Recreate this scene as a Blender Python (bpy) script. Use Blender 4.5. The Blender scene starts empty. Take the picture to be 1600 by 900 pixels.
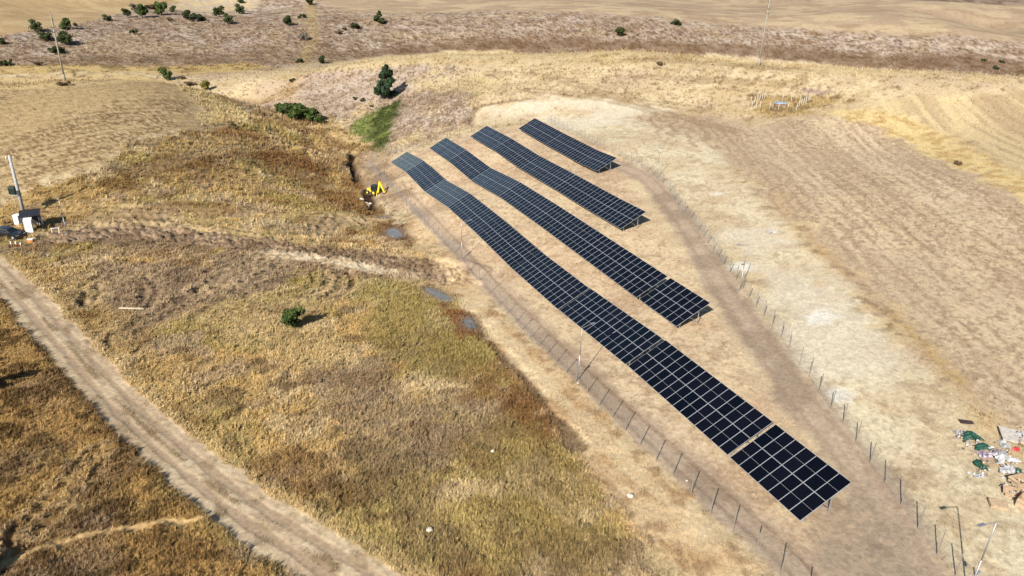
import bpy, math, random
import numpy as np
from mathutils import Vector, Matrix
R = math.radians
scene = bpy.context.scene
col = scene.collection
rnd = random.Random(7)
rng = np.random.default_rng(11)

# ------------------------------------------------------------------ camera, sun, sky, exposure
H = 36.5                                   # metres above the ground at the near end of the array
FPX, PITCH, ROLL = 1160.9, R(25.0), R(2.2335)
cam = bpy.data.cameras.new('camera')
cam.sensor_width = 36.0
cam.lens = FPX / 1600 * 36
cam.clip_start, cam.clip_end = 0.5, 12000
camo = bpy.data.objects.new('camera', cam)
col.objects.link(camo)
cp, sp, cr, sr = math.cos(PITCH), math.sin(PITCH), math.cos(ROLL), math.sin(ROLL)
FWD, DN0, RT0 = Vector((0, cp, -sp)), Vector((0, -sp, -cp)), Vector((1, 0, 0))
RT, DN = RT0 * cr + DN0 * -sr, RT0 * sr + DN0 * cr
m = Matrix((RT, -DN, -FWD)).transposed().to_4x4()
m.translation = (0, 0, H)
camo.matrix_world = m
scene.camera = camo

SUN_EL, SHADOW_AZ = R(33), R(24)           # shadows fall 24 degrees right of the view direction
sun = bpy.data.lights.new('sun', 'SUN')
sun.energy, sun.angle, sun.color = 5.0, R(0.55), (1.0, 0.95, 0.865)
suno = bpy.data.objects.new('sun', sun)
col.objects.link(suno)
sd = Vector((math.sin(SHADOW_AZ) * math.cos(SUN_EL), math.cos(SHADOW_AZ) * math.cos(SUN_EL), -math.sin(SUN_EL)))
suno.rotation_euler = sd.to_track_quat('-Z', 'Y').to_euler()
suno.location = (-40, -60, 120)
world = bpy.data.worlds.new('World')
scene.world = world
world.use_nodes = True
wn = world.node_tree.nodes
sky = wn.new('ShaderNodeTexSky')
sky.sky_type = 'NISHITA'
sky.sun_disc = False
sky.sun_elevation = SUN_EL
sky.sun_rotation = SHADOW_AZ + math.pi
sky.altitude = 100
sky.air_density, sky.dust_density, sky.ozone_density = 1.2, 0.8, 3.2
world.node_tree.links.new(sky.outputs[0], wn['Background'].inputs[0])
wn['Background'].inputs[1].default_value = 0.056
scene.view_settings.view_transform = 'Standard'
scene.view_settings.look = 'None'
scene.view_settings.gamma = 1
scene.view_settings.exposure = 0.83
GAIN = 1.5                                  # what a sunlit flat surface multiplies its albedo by at this exposure

# ------------------------------------------------------------------ helpers
def lin(c):
    c = np.asarray(c, float) / 255.0
    return np.where(c <= 0.04045, c / 12.92, ((c + 0.055) / 1.055) ** 2.4)
def alb(r, g, b):
    c = lin((r, g, b)) / GAIN
    return np.minimum(c * 0.86 + 0.14 * c.mean(), 0.75)

def ray(px, py):
    v = RT * ((px - 800) / FPX) + DN * ((py - 450) / FPX) + FWD
    return np.array(v)
def onray(px, py, zrel):
    r = ray(px, py); return r * (zrel / r[2]) + np.array((0, 0, H))

def hash2(ix, iy, seed):
    h = (ix.astype(np.int64) * 374761393 + iy.astype(np.int64) * 668265263 + seed * 974634541) & 0xFFFFFFFF
    h = ((h ^ (h >> 13)) * 1274126177) & 0xFFFFFFFF
    h = ((h ^ (h >> 16)) * 2246822519) & 0xFFFFFFFF
    return ((h >> 8) & 0xFFFF).astype(np.float32) / 65535.0
def vnoise(x, y, seed=0):
    ix, iy = np.floor(x), np.floor(y)
    fx, fy = (x - ix).astype(np.float32), (y - iy).astype(np.float32)
    fx, fy = fx * fx * (3 - 2 * fx), fy * fy * (3 - 2 * fy)
    a, b = hash2(ix, iy, seed), hash2(ix + 1, iy, seed)
    c, d = hash2(ix, iy + 1, seed), hash2(ix + 1, iy + 1, seed)
    return (a + (b - a) * fx) * (1 - fy) + (c + (d - c) * fx) * fy
def fbm(x, y, size, seed=0, octv=3):
    s, amp, tot = 0, 1.0, 0
    x, y = x / size, y / size
    for i in range(octv):
        s = s + amp * vnoise(x, y, seed + i * 17); tot += amp
        x, y = 1.62 * x + 1.18 * y + 3.1, -1.18 * x + 1.62 * y + 7.7
        amp *= 0.55
    return s / tot                          # 0..1, mean .5
def sstep(a, b, v):
    t = np.clip((v - a) / (b - a), 0, 1); return t * t * (3 - 2 * t)

# ------------------------------------------------------------------ the array rows: where each table starts and ends (metres, camera at 0,0)
RAZ = R(158.8988)
DV = np.array((math.sin(RAZ), math.cos(RAZ)))       # along the rows, towards the camera
NV = np.array((-DV[1], DV[0]))                      # across the rows, up the tilt
TILT = R(28.9)
ROWS = [
 (33.57, [-169.32,-152.99,-136.21,-119.76,-103.41,-87.74,-71.74,-71.16,-55.26,-54.7,-38.37,-38.01,-30.14],
         [-47.94,-45.7,-44.91,-42.59,-41.44,-40.71,-39.38,-39.25,-37.47,-37.36,-36.14,-36.14,-35.59], [14,14,14,14,14,14,0,14,0,14,0,7]),
 (42.26, [-166.6,-150.32,-134.07,-117.75,-101.24,-85.13,-68.63,-68.01,-59.97],
         [-44.39,-43.1,-42.56,-40.64,-39.48,-38.54,-37.58,-37.51,-36.98], [14,14,14,14,14,14,0,7]),
 (51.24, [-163.5,-147.32,-130.74,-114.27,-97.79,-89.72], [-41.32,-40.31,-39.88,-38.88,-38.0,-37.42], [14,14,14,14,7]),
 (61.84, [-160.11,-143.7,-127.27,-119.26], [-39.24,-38.9,-38.42,-37.83], [14,14,7]),
]
def rowpt(o, s): return NV * o + DV * s

# ------------------------------------------------------------------ terrain: a thin-plate surface through measured points
CPW = []
for o, S, Z, L in ROWS:
    for i, (s, z) in enumerate(zip(S, Z)):
        if i + 1 < len(S) and S[i + 1] - s < 1: continue
        p = rowpt(o + 0.4, s); CPW.append((p[0], p[1], z - 0.62 + H))
        p = rowpt(o + 3.4, s); CPW.append((p[0], p[1], z - 0.42 + H))
for px, py, z in [
    # left fence line and the strip below it
    (640,327,-47.6),(690,378,-44.6),(749,442,-42.6),(805,504,-41.0),(900,592,-38.8),(1000,695,-37.4),(1110,804,-36.6),(1219,897,-36.0),
    (575,262,-50.5),(591,243,-50.3),(620,238,-49.2),(655,232,-46.8),(717,213,-44.0),(783,199,-41.4),(850,187,-39.4),
    # right fence line
    (933,230,-37.6),(994,258,-37.2),(1059,322,-37.0),(1122,402,-36.8),(1206,511,-36.2),(1298,640,-35.8),(1408,789,-35.4),(1493,900,-35.2),
    # hill to the right
    (900,150,-35.6),(1000,130,-32.5),(1100,150,-32.2),(1185,102,-26.5),(1220,165,-31.2),(1000,84,-30.0),(880,84,-31.5),(1100,90,-27.6),(1300,104,-24.8),(1400,112,-24.0),(1500,120,-23.6),(1600,130,-23.2),(1750,150,-22.5),
    (1300,250,-33.2),(1200,300,-34.8),(1400,400,-33.8),(1600,300,-30.0),(1500,200,-28.6),(1600,500,-33.0),(1550,700,-34.4),(1700,700,-33.5),(1700,950,-34.6),(1350,180,-29.2),
    # nose of the hill and its side over the gully
    (800,84,-33.4),(700,86,-35.4),(600,93,-39.0),(520,103,-42.5),(700,120,-38.6),(605,152,-44.6),(720,160,-40.6),(640,200,-46.6),(660,170,-43.5),(540,130,-45.4),(760,150,-38.8),(690,205,-45.2),(800,130,-37.0),
    # gully
    (430,118,-49.5),(470,175,-50.2),(520,195,-51.0),(560,215,-51.6),(545,250,-51.8),(560,275,-51.0),(575,305,-49.2),(610,362,-46.4),(650,410,-44.2),(690,462,-42.9),(735,505,-41.6),(800,590,-40.0),
    # left of the gully
    (480,250,-48.6),(430,200,-47.2),(380,160,-44.5),(330,190,-42.2),(400,300,-46.8),(500,320,-47.0),(300,250,-43.0),(220,225,-41.2),(100,290,-43.2),(35,340,-45.2),(160,370,-45.0),(300,380,-45.0),(450,390,-45.0),(560,400,-45.2),
    (0,200,-39.0),(150,170,-38.0),(101,127,-36.2),(250,128,-38.0),(300,150,-39.6),(0,140,-36.0),(-200,150,-35.5),(-200,330,-44.0),(-300,240,-40),
    (400,470,-43.0),(250,480,-43.2),(100,420,-44.0),(0,420,-43.8),(550,540,-41.8),(350,600,-41.2),(650,650,-39.6),(200,625,-41.4),(60,465,-43.0),
    (120,700,-40.2),(0,600,-41.2),(0,800,-39.4),(400,785,-39.2),(600,780,-38.4),(800,800,-37.8),(600,925,-37.8),(850,920,-37.2),(300,930,-38.2),(-100,900,-38.8),(-200,600,-41.0),(1050,950,-36.6),
    # valley floor and the far side
    (120,108,-54),(250,106,-55),(330,105,-55.5),(0,105,-54),(-200,100,-54),
    (200,75,-52),(60,70,-51),(350,70,-52),(200,45,-48.5),(60,50,-48.0),(350,30,-47),(-200,60,-48),(250,22,-45.8),(120,38,-47),(100,12,-46.0),(0,20,-46.2),(350,4,-44.6),
    (450,90,-54),(550,82,-54.5),(650,68,-53),(500,50,-48.5),(600,30,-45),(700,12,-41.8),(480,10,-43.5),
    (800,70,-52.5),(800,45,-46.5),(800,20,-41),(1000,72,-51),(1000,45,-44.5),(1000,20,-38.5),(1150,80,-51.5),(1300,85,-50.5),(1300,50,-42),(1300,20,-34.5),(1500,108,-51),(1500,75,-44.5),(1500,45,-37),(1500,18,-32),(1700,90,-46),(1700,50,-37),(1600,113,-52),(1700,20,-31),
    ]:
    p = onray(px, py, z); CPW.append((p[0], p[1], p[2]))
for azd, d, z in [(-35,290,-56),(-20,285,-56.5),(-8,300,-57.5),(0,300,-57),(6,290,-57),(12,275,-57),(18,262,-56.5),(24,250,-56),(30,235,-55),(40,215,-54)]:
    CPW.append((d * math.sin(R(azd)), d * math.cos(R(azd)), z + H))
for azd in range(-40, 50, 10):
    for d, z in ((600, -38), (900, -34), (1600, -30)):
        CPW.append((d * math.sin(R(azd)), d * math.cos(R(azd)), z + H - 0.06 * azd * (d < 1000)))
for azd in range(60, 310, 25):
    for d, z in ((60, -37), (250, -38), (900, -36)):
        CPW.append((d * math.sin(R(azd)), d * math.cos(R(azd)), z + H))
CPW = np.array(CPW)
U = CPW[:, :2] / 100.0
def tps_k(r2): return 0.5 * r2 * np.log(np.maximum(r2, 1e-12))
n_ = len(U)
A_ = np.zeros((n_ + 3, n_ + 3))
A_[:n_, :n_] = tps_k(((U[:, None] - U[None]) ** 2).sum(-1)) + np.eye(n_) * 2.5e-4
A_[:n_, n_] = 1; A_[:n_, n_ + 1:] = U
A_[n_:, :n_] = A_[:n_, n_:].T
TW = np.linalg.solve(A_, np.concatenate([CPW[:, 2], np.zeros(3)]))
def ground(x, y):
    x = np.atleast_1d(np.asarray(x, np.float32)) / 100; y = np.atleast_1d(np.asarray(y, np.float32)) / 100
    out = np.empty(x.shape, np.float32)
    Uf, Wf = U.astype(np.float32), TW.astype(np.float32)
    for i in range(0, len(x), 40000):
        a, b = x[i:i + 40000], y[i:i + 40000]
        r2 = (a[:, None] - Uf[None, :, 0]) ** 2 + (b[:, None] - Uf[None, :, 1]) ** 2
        np.maximum(r2, 1e-9, out=r2)
        out[i:i + 40000] = (0.5 * r2 * np.log(r2)) @ Wf[:n_] + Wf[n_] + Wf[n_ + 1] * a + Wf[n_ + 2] * b
    return out
TT = np.geomspace(22, 1500, 420)
def at(px, py):
    """the point of the ground that the photograph shows at this pixel"""
    r = ray(px, py); r = r / np.hypot(r[0], r[1])
    z = ground(r[0] * TT, r[1] * TT); g = H + r[2] * TT - z
    k = np.argmax(g < 0)
    if g[k] >= 0: k = len(TT) - 1
    a, b = TT[max(k - 1, 0)], TT[k]
    for _ in range(3):
        t = np.linspace(a, b, 12); g = H + r[2] * t - ground(r[0] * t, r[1] * t)
        k = int(np.argmax(g < 0)); k = k if g[k] < 0 else 11
        a, b = t[max(k - 1, 0)], t[k]
    t = (a + b) / 2
    x, y = r[0] * t, r[1] * t
    return np.array((x, y, float(ground(x, y)[0])))
def depth(p): return p[1] * cp + (H - p[2]) * sp

# polar sheet, dense where the camera looks
AZ = np.unique(np.concatenate([np.arange(-48, 46.0, 0.115), np.arange(46, 312.1, 4.0)]))
NA = int(np.searchsorted(AZ, 45.95))
AZ = np.concatenate([np.arange(-48, 46.0, 0.115), np.arange(47, 312, 4.0)])
dd = [4, 8, 12, 16, 20, 24, 27]
while dd[-1] < 680: dd.append(dd[-1] * 1.0038)
while dd[-1] < 6000: dd.append(dd[-1] * 1.03)
DD = np.array(dd)
na, nd = len(AZ), len(DD)
ga, gd = np.meshgrid(np.radians(AZ), DD)
X = (gd * np.sin(ga)).ravel(); Y = (gd * np.cos(ga)).ravel()
Z = ground(X, Y).astype(np.float64)
N = len(X)
GD = gd.ravel()
Wx = (fbm(X, Y, 3.0, 501, 2) - 0.5); Wx2 = (fbm(X, Y, 0.7, 511, 2) - 0.5)
Wl = (fbm(X, Y, 14.0, 521, 2) - 0.5)
n_big, n_mid, n_sml, n_fine = fbm(X, Y, 16, 1), fbm(X, Y, 4.5, 31), fbm(X, Y, 1.3, 61), fbm(X, Y, 0.38, 91, 2)
n_big2, n_mid2, n_sml2 = fbm(X, Y, 22, 131), fbm(X, Y, 6, 161), fbm(X, Y, 1.9, 191)

def world_poly(px): return np.array([at(a, b)[:2] for a, b in px])
def poly_sd(P, x, y):
    d2 = np.full(x.shape, 1e12); ins = np.zeros(x.shape, bool)
    for i in range(len(P)):
        ax, ay = P[i]; bx, by = P[(i + 1) % len(P)]
        ex, ey = bx - ax, by - ay; wx, wy = x - ax, y - ay
        t = np.clip((wx * ex + wy * ey) / (ex * ex + ey * ey + 1e-9), 0, 1)
        d2 = np.minimum(d2, (wx - ex * t) ** 2 + (wy - ey * t) ** 2)
        if by != ay: ins ^= ((ay > y) != (by > y)) & (x < (bx - ax) * (y - ay) / (by - ay) + ax)
    return np.where(ins, 1, -1) * np.sqrt(d2)
def zone(px, feather=1.0, warp=2.0, warp2=0.6, wl=0.0):
    """mask of a patch of ground outlined on the photograph, edges ragged"""
    P = world_poly(px) if isinstance(px, list) else px
    marg = feather + warp + warp2 + wl
    k = np.where((X > P[:, 0].min() - marg) & (X < P[:, 0].max() + marg) & (Y > P[:, 1].min() - marg) & (Y < P[:, 1].max() + marg))[0]
    mk = np.zeros(N, np.float32)
    s = poly_sd(P, X[k], Y[k]) + warp * 2 * Wx[k] + warp2 * 2 * Wx2[k] + wl * 2 * Wl[k]
    mk[k] = sstep(-feather, feather, s)
    return mk
def line_dist(px, marg=8.0, wld=False):
    P = np.asarray(px, float) if wld else world_poly(px)
    d = np.full(N, 1e6); side = np.zeros(N)
    k = np.where((X > P[:, 0].min() - marg) & (X < P[:, 0].max() + marg) & (Y > P[:, 1].min() - marg) & (Y < P[:, 1].max() + marg))[0]
    x, y = X[k], Y[k]; best = np.full(len(k), 1e6); sg = np.zeros(len(k)); al_ = np.zeros(len(k)); run = 0.0
    for (ax, ay), (bx, by) in zip(P[:-1], P[1:]):
        ex, ey = bx - ax, by - ay; wx, wy = x - ax, y - ay
        t = np.clip((wx * ex + wy * ey) / (ex * ex + ey * ey + 1e-9), 0, 1)
        q = np.hypot(wx - ex * t, wy - ey * t); c = np.sign(ex * wy - ey * wx)
        al_ = np.where(q < best, run + t * math.hypot(ex, ey), al_); run += math.hypot(ex, ey)
        sg = np.where(q < best, c, sg); best = np.minimum(best, q)
    d[k] = best; side[k] = sg
    global ALONG
    ALONG = np.zeros(N); ALONG[k] = al_
    return d, side                           # side > 0: left of the walking direction
def smooth_line(pts, n=6):
    P = np.array(pts, float); out = []
    for i in range(len(P) - 1):
        p0, p1, p2, p3 = P[max(i - 1, 0)], P[i], P[i + 1], P[min(i + 2, len(P) - 1)]
        for t in np.linspace(0, 1, n, endpoint=False):
            out.append(0.5 * (2 * p1 + (p2 - p0) * t + (2 * p0 - 5 * p1 + 4 * p2 - p3) * t * t + (3 * p1 - p0 - 3 * p2 + p3) * t ** 3))
    out.append(P[-1]); return [tuple(q) for q in out]

C = np.zeros((N, 3)); ROUGH = np.full(N, 0.05); TUFT = np.zeros(N, np.float32); DZ = np.zeros(N)
def lay(mask, c):
    global C
    C = C * (1 - mask[:, None]) + np.asarray(c) * mask[:, None]
def _unused(): pass
def mix(a, b, t): return np.asarray(a) * (1 - t[:, None]) + np.asarray(b) * t[:, None]
def setv(arr, mask, v): arr *= (1 - mask); arr += mask * v

# ------------------------------------------------------------------ what covers the ground
straw, gold, olive = alb(222, 194, 142), alb(210, 174, 104), alb(192, 166, 94)
mauve, umber, rust = alb(186, 160, 130), alb(124, 98, 62), alb(146, 100, 54)
pale, dust, tan = alb(236, 218, 174), alb(216, 184, 146), alb(196, 170, 138)
hill = mix(mix(alb(212, 186, 142), alb(224, 200, 154), sstep(.35, .65, n_mid)), alb(190, 162, 130), 0.8 * sstep(.5, .75, n_big2))
hill = mix(hill, alb(200, 172, 116), 0.5 * sstep(.55, .7, n_mid2))
hill = mix(hill, alb(160, 132, 96), 0.75 * sstep(.56, .74, n_sml))
C[:] = hill; setv(ROUGH, np.ones(N), 0.10); setv(TUFT, np.ones(N), 0.35)

# --- far slope beyond the crest and the plateau over it
crest_px = [(-300,118),(-100,112),(60,110),(200,110),(330,112),(420,112),(470,104),(520,100),(600,91),(700,84),(800,83),(900,84),(1000,84),(1100,88),(1185,95),(1300,104),(1400,112),(1500,120),(1600,129),(1800,150)]
cw = world_poly(crest_px)
cw = cw * (1 + (5.0 / np.hypot(cw[:, 0], cw[:, 1]))[:, None])
farp = np.concatenate([cw, cw[::-1] * (6000 / np.hypot(cw[::-1, 0], cw[::-1, 1]))[:, None]])
far = zone(farp, 2.5, 2, .5)
fcol = mix(mix(alb(172, 146, 124), alb(200, 178, 158), sstep(.42, .66, n_big)), alb(150, 118, 84), 0.9 * sstep(.46, .68, n_mid2))
fcol = mix(fcol, alb(190, 164, 122), 0.7 * sstep(.52, .72, n_big2))
fcol = mix(fcol, alb(110, 84, 58), 0.9 * sstep(.53, .72, n_sml2))
fcol = mix(fcol, alb(210, 188, 160), 0.5 * sstep(.58, .75, n_mid)); fcol = mix(fcol, alb(104, 80, 56), .55 * sstep(.52, .7, fbm(X, Y, 1.1, 81, 2))); fcol = mix(fcol, alb(222, 200, 172), .45 * sstep(.56, .72, fbm(X, Y, .9, 85, 2)))
lay(far, fcol); setv(ROUGH, far, 0.75); setv(TUFT, far, 0.9)
low = zone([(500,104),(700,82),(900,81),(1190,90),(1400,106),(1600,122),(1750,140),(1750,118),(1600,92),(1400,84),(1200,70),(1000,64),(800,58),(700,62),(560,80)], 5, 5, 1, 5) * far
lay(low * 0.75, mix(alb(116, 86, 54), alb(142, 112, 84), sstep(.4, .6, n_mid)))
lowl = zone([(-200,104),(100,108),(330,108),(480,100),(560,84),(420,74),(250,84),(0,92),(-200,90)], 4, 4, 1, 3) * far
lay(lowl * 0.55, mix(alb(120, 96, 64), alb(160, 128, 96), sstep(.4, .6, n_mid)))
band = zone([(-200,122),(0,118),(200,113),(380,112),(430,104),(380,98),(200,103),(0,104),(-200,104)], 2.5, 3, 1)
lay(band * 0.85, mix(alb(206, 174, 104), alb(150, 122, 62), sstep(.45, .65, n_mid)))
lay(zone([(478,104),(500,60),(490,0),(476,0),(480,60),(462,100)], 2, 2, 1) * 0.7, mix(alb(190, 164, 104), alb(160, 132, 92), sstep(.4, .7, n_sml2)))
tl = zone([(-300,66),(0,56),(60,47),(110,40),(150,30),(200,18),(260,6),(330,-12),(330,-40),(-300,-40)], 2, 2, .5)
tlc = mix(mix(alb(202, 172, 122), alb(190, 158, 108), sstep(.4, .6, n_big)), alb(176, 146, 100), 0.8 * sstep(.5, .7, fbm(X * .35 + Y * .9, Y * .12 - X * .25, 3.2, 71)))
lay(tl, tlc); setv(ROUGH, tl, 0.05); setv(TUFT, tl, 0.05)
tm = zone([(262,14),(330,20),(400,12),(430,-30),(300,-30)], 3, 3, 1)
lay(tm * .8, mix(alb(206, 184, 152), alb(220, 194, 140), sstep(.45, .6, n_mid)))
tr = zone([(560,22),(760,16),(1000,26),(1200,42),(1400,52),(1600,68),(1800,90),(1800,10),(1600,9),(1450,1),(1300,-30),(500,-30),(500,5)], 6, 6, 2, 6)
lay(tr * .9, mix(mix(alb(206, 180, 138), alb(186, 158, 124), sstep(.4, .62, n_big)), alb(166, 136, 102), .7 * sstep(.52, .7, fbm(X * .3, Y, 4.5, 77))))
setv(ROUGH, tr, 0.22); setv(TUFT, tr, 0.35)
lay(zone([(1380,-1),(1450,2),(1530,6),(1600,9.5),(1700,14),(1700,4),(1600,-1),(1450,-8)], 3, 2, .5) * .9, mix(alb(170, 142, 116), alb(120, 96, 76), sstep(.5, .62, n_mid2)))

# --- side of the hill above the gully
side = zone([(436,122),(520,108),(600,99),(700,100),(742,130),(758,158),(736,192),(650,226),(605,243),(575,225),(600,180),(555,190),(500,185),(460,160)], 2, 3, 1, 2)
sc = mix(mix(alb(196, 174, 152), alb(184, 158, 132), sstep(.4, .62, n_mid2)), alb(214, 188, 136), 0.8 * sstep(.54, .68, n_big))
sc = mix(sc, alb(152, 126, 92), .8 * sstep(.55, .72, n_sml2))
lay(side, sc); setv(ROUGH, side, 0.2); setv(TUFT, side, 0.8)
lay(zone([(680,120),(760,115),(800,130),(760,150),(690,145),(640,140)], 2, 3, 1) * .7, alb(220, 196, 142))
d, s = line_dist(smooth_line([(744,195),(736,190),(738,176),(752,164),(785,158),(830,152)]), 4)
lay(sstep(1.6, .4, d + Wx2 * 1.5) * .6, alb(128, 100, 74))
DZ += -0.5 * sstep(1.6, 0, d)
nose = zone([(430,128),(540,112),(660,100),(760,104),(900,102),(1060,104),(1185,106),(1400,118),(1600,131),(1600,128),(1400,112),(1185,98),(1000,82),(800,80),(700,82),(600,88),(520,98)], 2, 3, 1)
lay(nose * .5, mix(alb(220, 196, 140), alb(196, 166, 100), sstep(.48, .62, n_mid)))
gull = zone([(330,190),(400,170),(440,125),(470,120),(470,165),(540,200),(600,230),(560,275),(540,250),(500,222),(430,205)], 2, 4, 1, 3)
gc = mix(mix(alb(208, 178, 122), alb(174, 142, 86), sstep(.42, .6, n_mid)), alb(206, 178, 132), sstep(.55, .7, n_big2))
lay(gull, mix(gc, alb(112, 84, 44), .8 * sstep(.55, .7, n_sml))); setv(ROUGH, gull, 0.2); setv(TUFT, gull, .9)

# --- ploughed and mown land on the right
pal = zone([(740,178),(830,152),(920,152),(1010,165),(1100,190),(1200,320),(1300,440),(1400,540),(1500,655),(1600,725),(1800,880),(1800,1100),(1560,1100),(1493,900),(1280,612),(1157,452),(1035,286),(985,256),(870,204),(830,190),(760,200)], 2, 3, 1, 3)
pc = mix(mix(alb(230, 212, 172), alb(218, 196, 154), sstep(.4, .62, n_mid2)), alb(210, 180, 138), .55 * sstep(.52, .72, n_mid))
pc = mix(pc, alb(186, 160, 122), .6 * sstep(.56, .72, n_sml)); pc = mix(pc, alb(180, 154, 118), .5 * sstep(.57, .72, n_fine))
pc = mix(pc, alb(234, 222, 198), .5 * sstep(.58, .75, n_big))
lay(pal, pc); setv(ROUGH, pal, 0.045); setv(TUFT, pal, .12)
a0, a1 = at(1425, 225)[:2], at(1600, 315)[:2]
rowdir = (a1 - a0) / np.hypot(*(a1 - a0)); rown = np.array((-rowdir[1], rowdir[0]))
al, ac = X * rowdir[0] + Y * rowdir[1], X * rown[0] + Y * rown[1]
stub = zone([(990,182),(1060,176),(1120,186),(1190,196),(1290,184),(1350,172),(1425,226),(1600,316),(1800,425),(1900,520),(1900,1000),(1700,800),(1600,668),(1520,610),(1420,500),(1300,398),(1200,318),(1110,225)], 2, 3, 1, 3)
rows_n = .55 * fbm(al * .10, ac, 0.9, 301, 2) + .45 * (.5 + .32 * np.sin(ac * 2 * np.pi / 1.9 + 3 * n_big + 1.5 * n_mid)); rows_w = fbm(al * .05, ac, 3.4, 305, 2)
st = mix(alb(218, 192, 152), alb(200, 172, 134), sstep(.4, .6, rows_w))
st = mix(st, alb(172, 144, 110), .65 * sstep(.46, .68, rows_n)); st = mix(st, alb(222, 198, 158), .7 * sstep(.56, .7, n_fine))
st = mix(st, alb(148, 120, 92), .6 * sstep(.5, .7, fbm(X, Y, .45, 313, 2))); st = mix(st, alb(190, 164, 132), .35 * sstep(.48, .65, n_big))
lay(stub, st); setv(ROUGH, stub, 0.05); setv(TUFT, stub, .25)
strip = zone([(1290,176),(1350,168),(1420,178),(1500,214),(1600,270),(1850,400),(1850,450),(1600,316),(1500,262),(1425,226),(1370,196),(1330,188)], 1, 1.6, .6)
lay(strip, mix(alb(224, 196, 132), alb(200, 166, 104), sstep(.45, .65, n_sml))); setv(ROUGH, strip, .09); setv(TUFT, strip, .5)
upf = zone([(1345,166),(1400,150),(1600,142),(1900,160),(1900,430),(1600,270),(1500,214),(1420,178)], 2, 3, 1)
uc = mix(mix(alb(212, 186, 136), alb(190, 162, 120), sstep(.42, .6, rows_w)), alb(172, 146, 108), .6 * sstep(.5, .7, rows_n))
lay(upf, mix(uc, alb(226, 200, 142), .7 * sstep(.5, .65, n_big2))); setv(ROUGH, upf, .06); setv(TUFT, upf, .25)
# weedy margin between mown strip and stubble
for pts, w, c in [([(1210,300),(1260,370),(1330,430),(1400,500),(1440,548),(1500,606),(1560,660)], 1.4, alb(204, 172, 126)),
                  ([(1262,362),(1300,408),(1330,440)], 0.7, alb(184, 146, 92)), ([(1392,490),(1424,520),(1450,552),(1478,582),(1500,600)], .3, alb(190, 156, 84))]:
    d, s = line_dist(smooth_line(pts), w + 4)
    mk = sstep(w + .35, w * .3, d + Wx * 2 + Wx2 * 1.2)
    lay(mk * .5, mix(c, alb(166, 138, 102), sstep(.5, .7, n_sml))); TUFT[:] = np.maximum(TUFT, mk * .22)
for px, rx in [((1122, 303), 1.2), ((1288, 494), 1.5), ((1275, 500), 1.3), ((1312, 617), 1.3), ((1155, 418), 1.8), ((800, 204), 3), ((770, 208), 2.5)]:
    p = at(*px); q = np.hypot(X - p[0], Y - p[1]) + Wx2 * 1.6
    lay(sstep(rx * 1.3, rx * .4, q) * .8, alb(240, 234, 218))
# harrow marks across the hill
tm_ = zone([(1000,178),(1080,172),(1120,200),(1110,240),(1060,225),(1010,205)], 3, 3, 1)
d0, d1 = at(1030, 180)[:2], at(1048, 225)[:2]; dv = (d1 - d0) / np.hypot(*(d1 - d0))
w_ = np.sin((X * -dv[1] + Y * dv[0]) * 2 * np.pi / 3.0 + 2 * n_mid * 6) * .5 + .5
lay(tm_ * .5 * sstep(.55, .9, w_), alb(156, 128, 88))
for pts in ([(760,114),(860,120),(960,150),(1100,172)], [(820,140),(930,152),(1040,178),(1150,205)], [(930,95),(1030,95),(1180,104),(1260,112)], [(1000,120),(1120,126),(1250,132)]):
    d, s = line_dist(smooth_line(pts), 4); lay(sstep(1.3, .3, np.abs(d - .9) + Wx * 2) * .5, alb(152, 124, 84))
# darker grass round the little enclosure
enc = zone([(1170,176),(1180,150),(1220,146),(1280,148),(1320,150),(1330,158),(1280,172),(1250,180),(1200,182)], 2, 3, 1)
lay(enc * .75, mix(alb(182, 150, 82), alb(134, 108, 58), sstep(.45, .6, n_sml))); TUFT[:] = np.maximum(TUFT, enc)
lay(zone([(1240,146),(1258,138),(1285,137),(1302,144),(1282,150)], .8, 1.5, .5), alb(176, 150, 132))

# --- left stubble field and its margins
left = zone([(-400,150),(-100,146),(0,140),(150,128),(236,125),(300,146),(318,176),(296,200),(240,214),(200,226),(150,258),(60,288),(0,312),(-300,335)], 2, 3, 1)
b0, b1 = at(0, 190)[:2], at(220, 160)[:2]; ld = (b1 - b0) / np.hypot(*(b1 - b0))
la, lc_ = X * ld[0] + Y * ld[1], -X * ld[1] + Y * ld[0]
lcol = mix(alb(200, 170, 118), alb(164, 134, 88), sstep(.40, .62, .5 * fbm(la * .12, lc_, 1.2, 401, 2) + .5 * (.5 + .3 * np.sin(lc_ * 2 * np.pi / 2.6 + 3 * n_big))))
lcol = mix(lcol, alb(122, 96, 60), .9 * sstep(.5, .68, fbm(X, Y, .6, 411, 2))); lcol = mix(lcol, alb(218, 190, 140), .7 * sstep(.56, .72, n_fine))
lcol = mix(lcol, alb(196, 166, 112), .6 * sstep(.48, .6, n_big2))
lay(left, lcol); setv(ROUGH, left, .07); setv(TUFT, left, .2)
ym = zone([(270,132),(330,146),(400,180),(420,200),(330,196),(310,186),(316,170),(296,148)], 2, 3, 1)
lay(ym, mix(alb(224, 198, 136), alb(198, 168, 108), sstep(.42, .62, n_mid))); setv(TUFT, ym, .8); setv(ROUGH, ym, .12)
topm = zone([(-200,150),(0,144),(120,134),(236,128),(270,124),(180,114),(60,118),(-200,126)], 1, 2, .6)
lay(topm * .85, mix(alb(216, 186, 124), alb(190, 160, 112), sstep(.45, .6, n_mid)))

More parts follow.
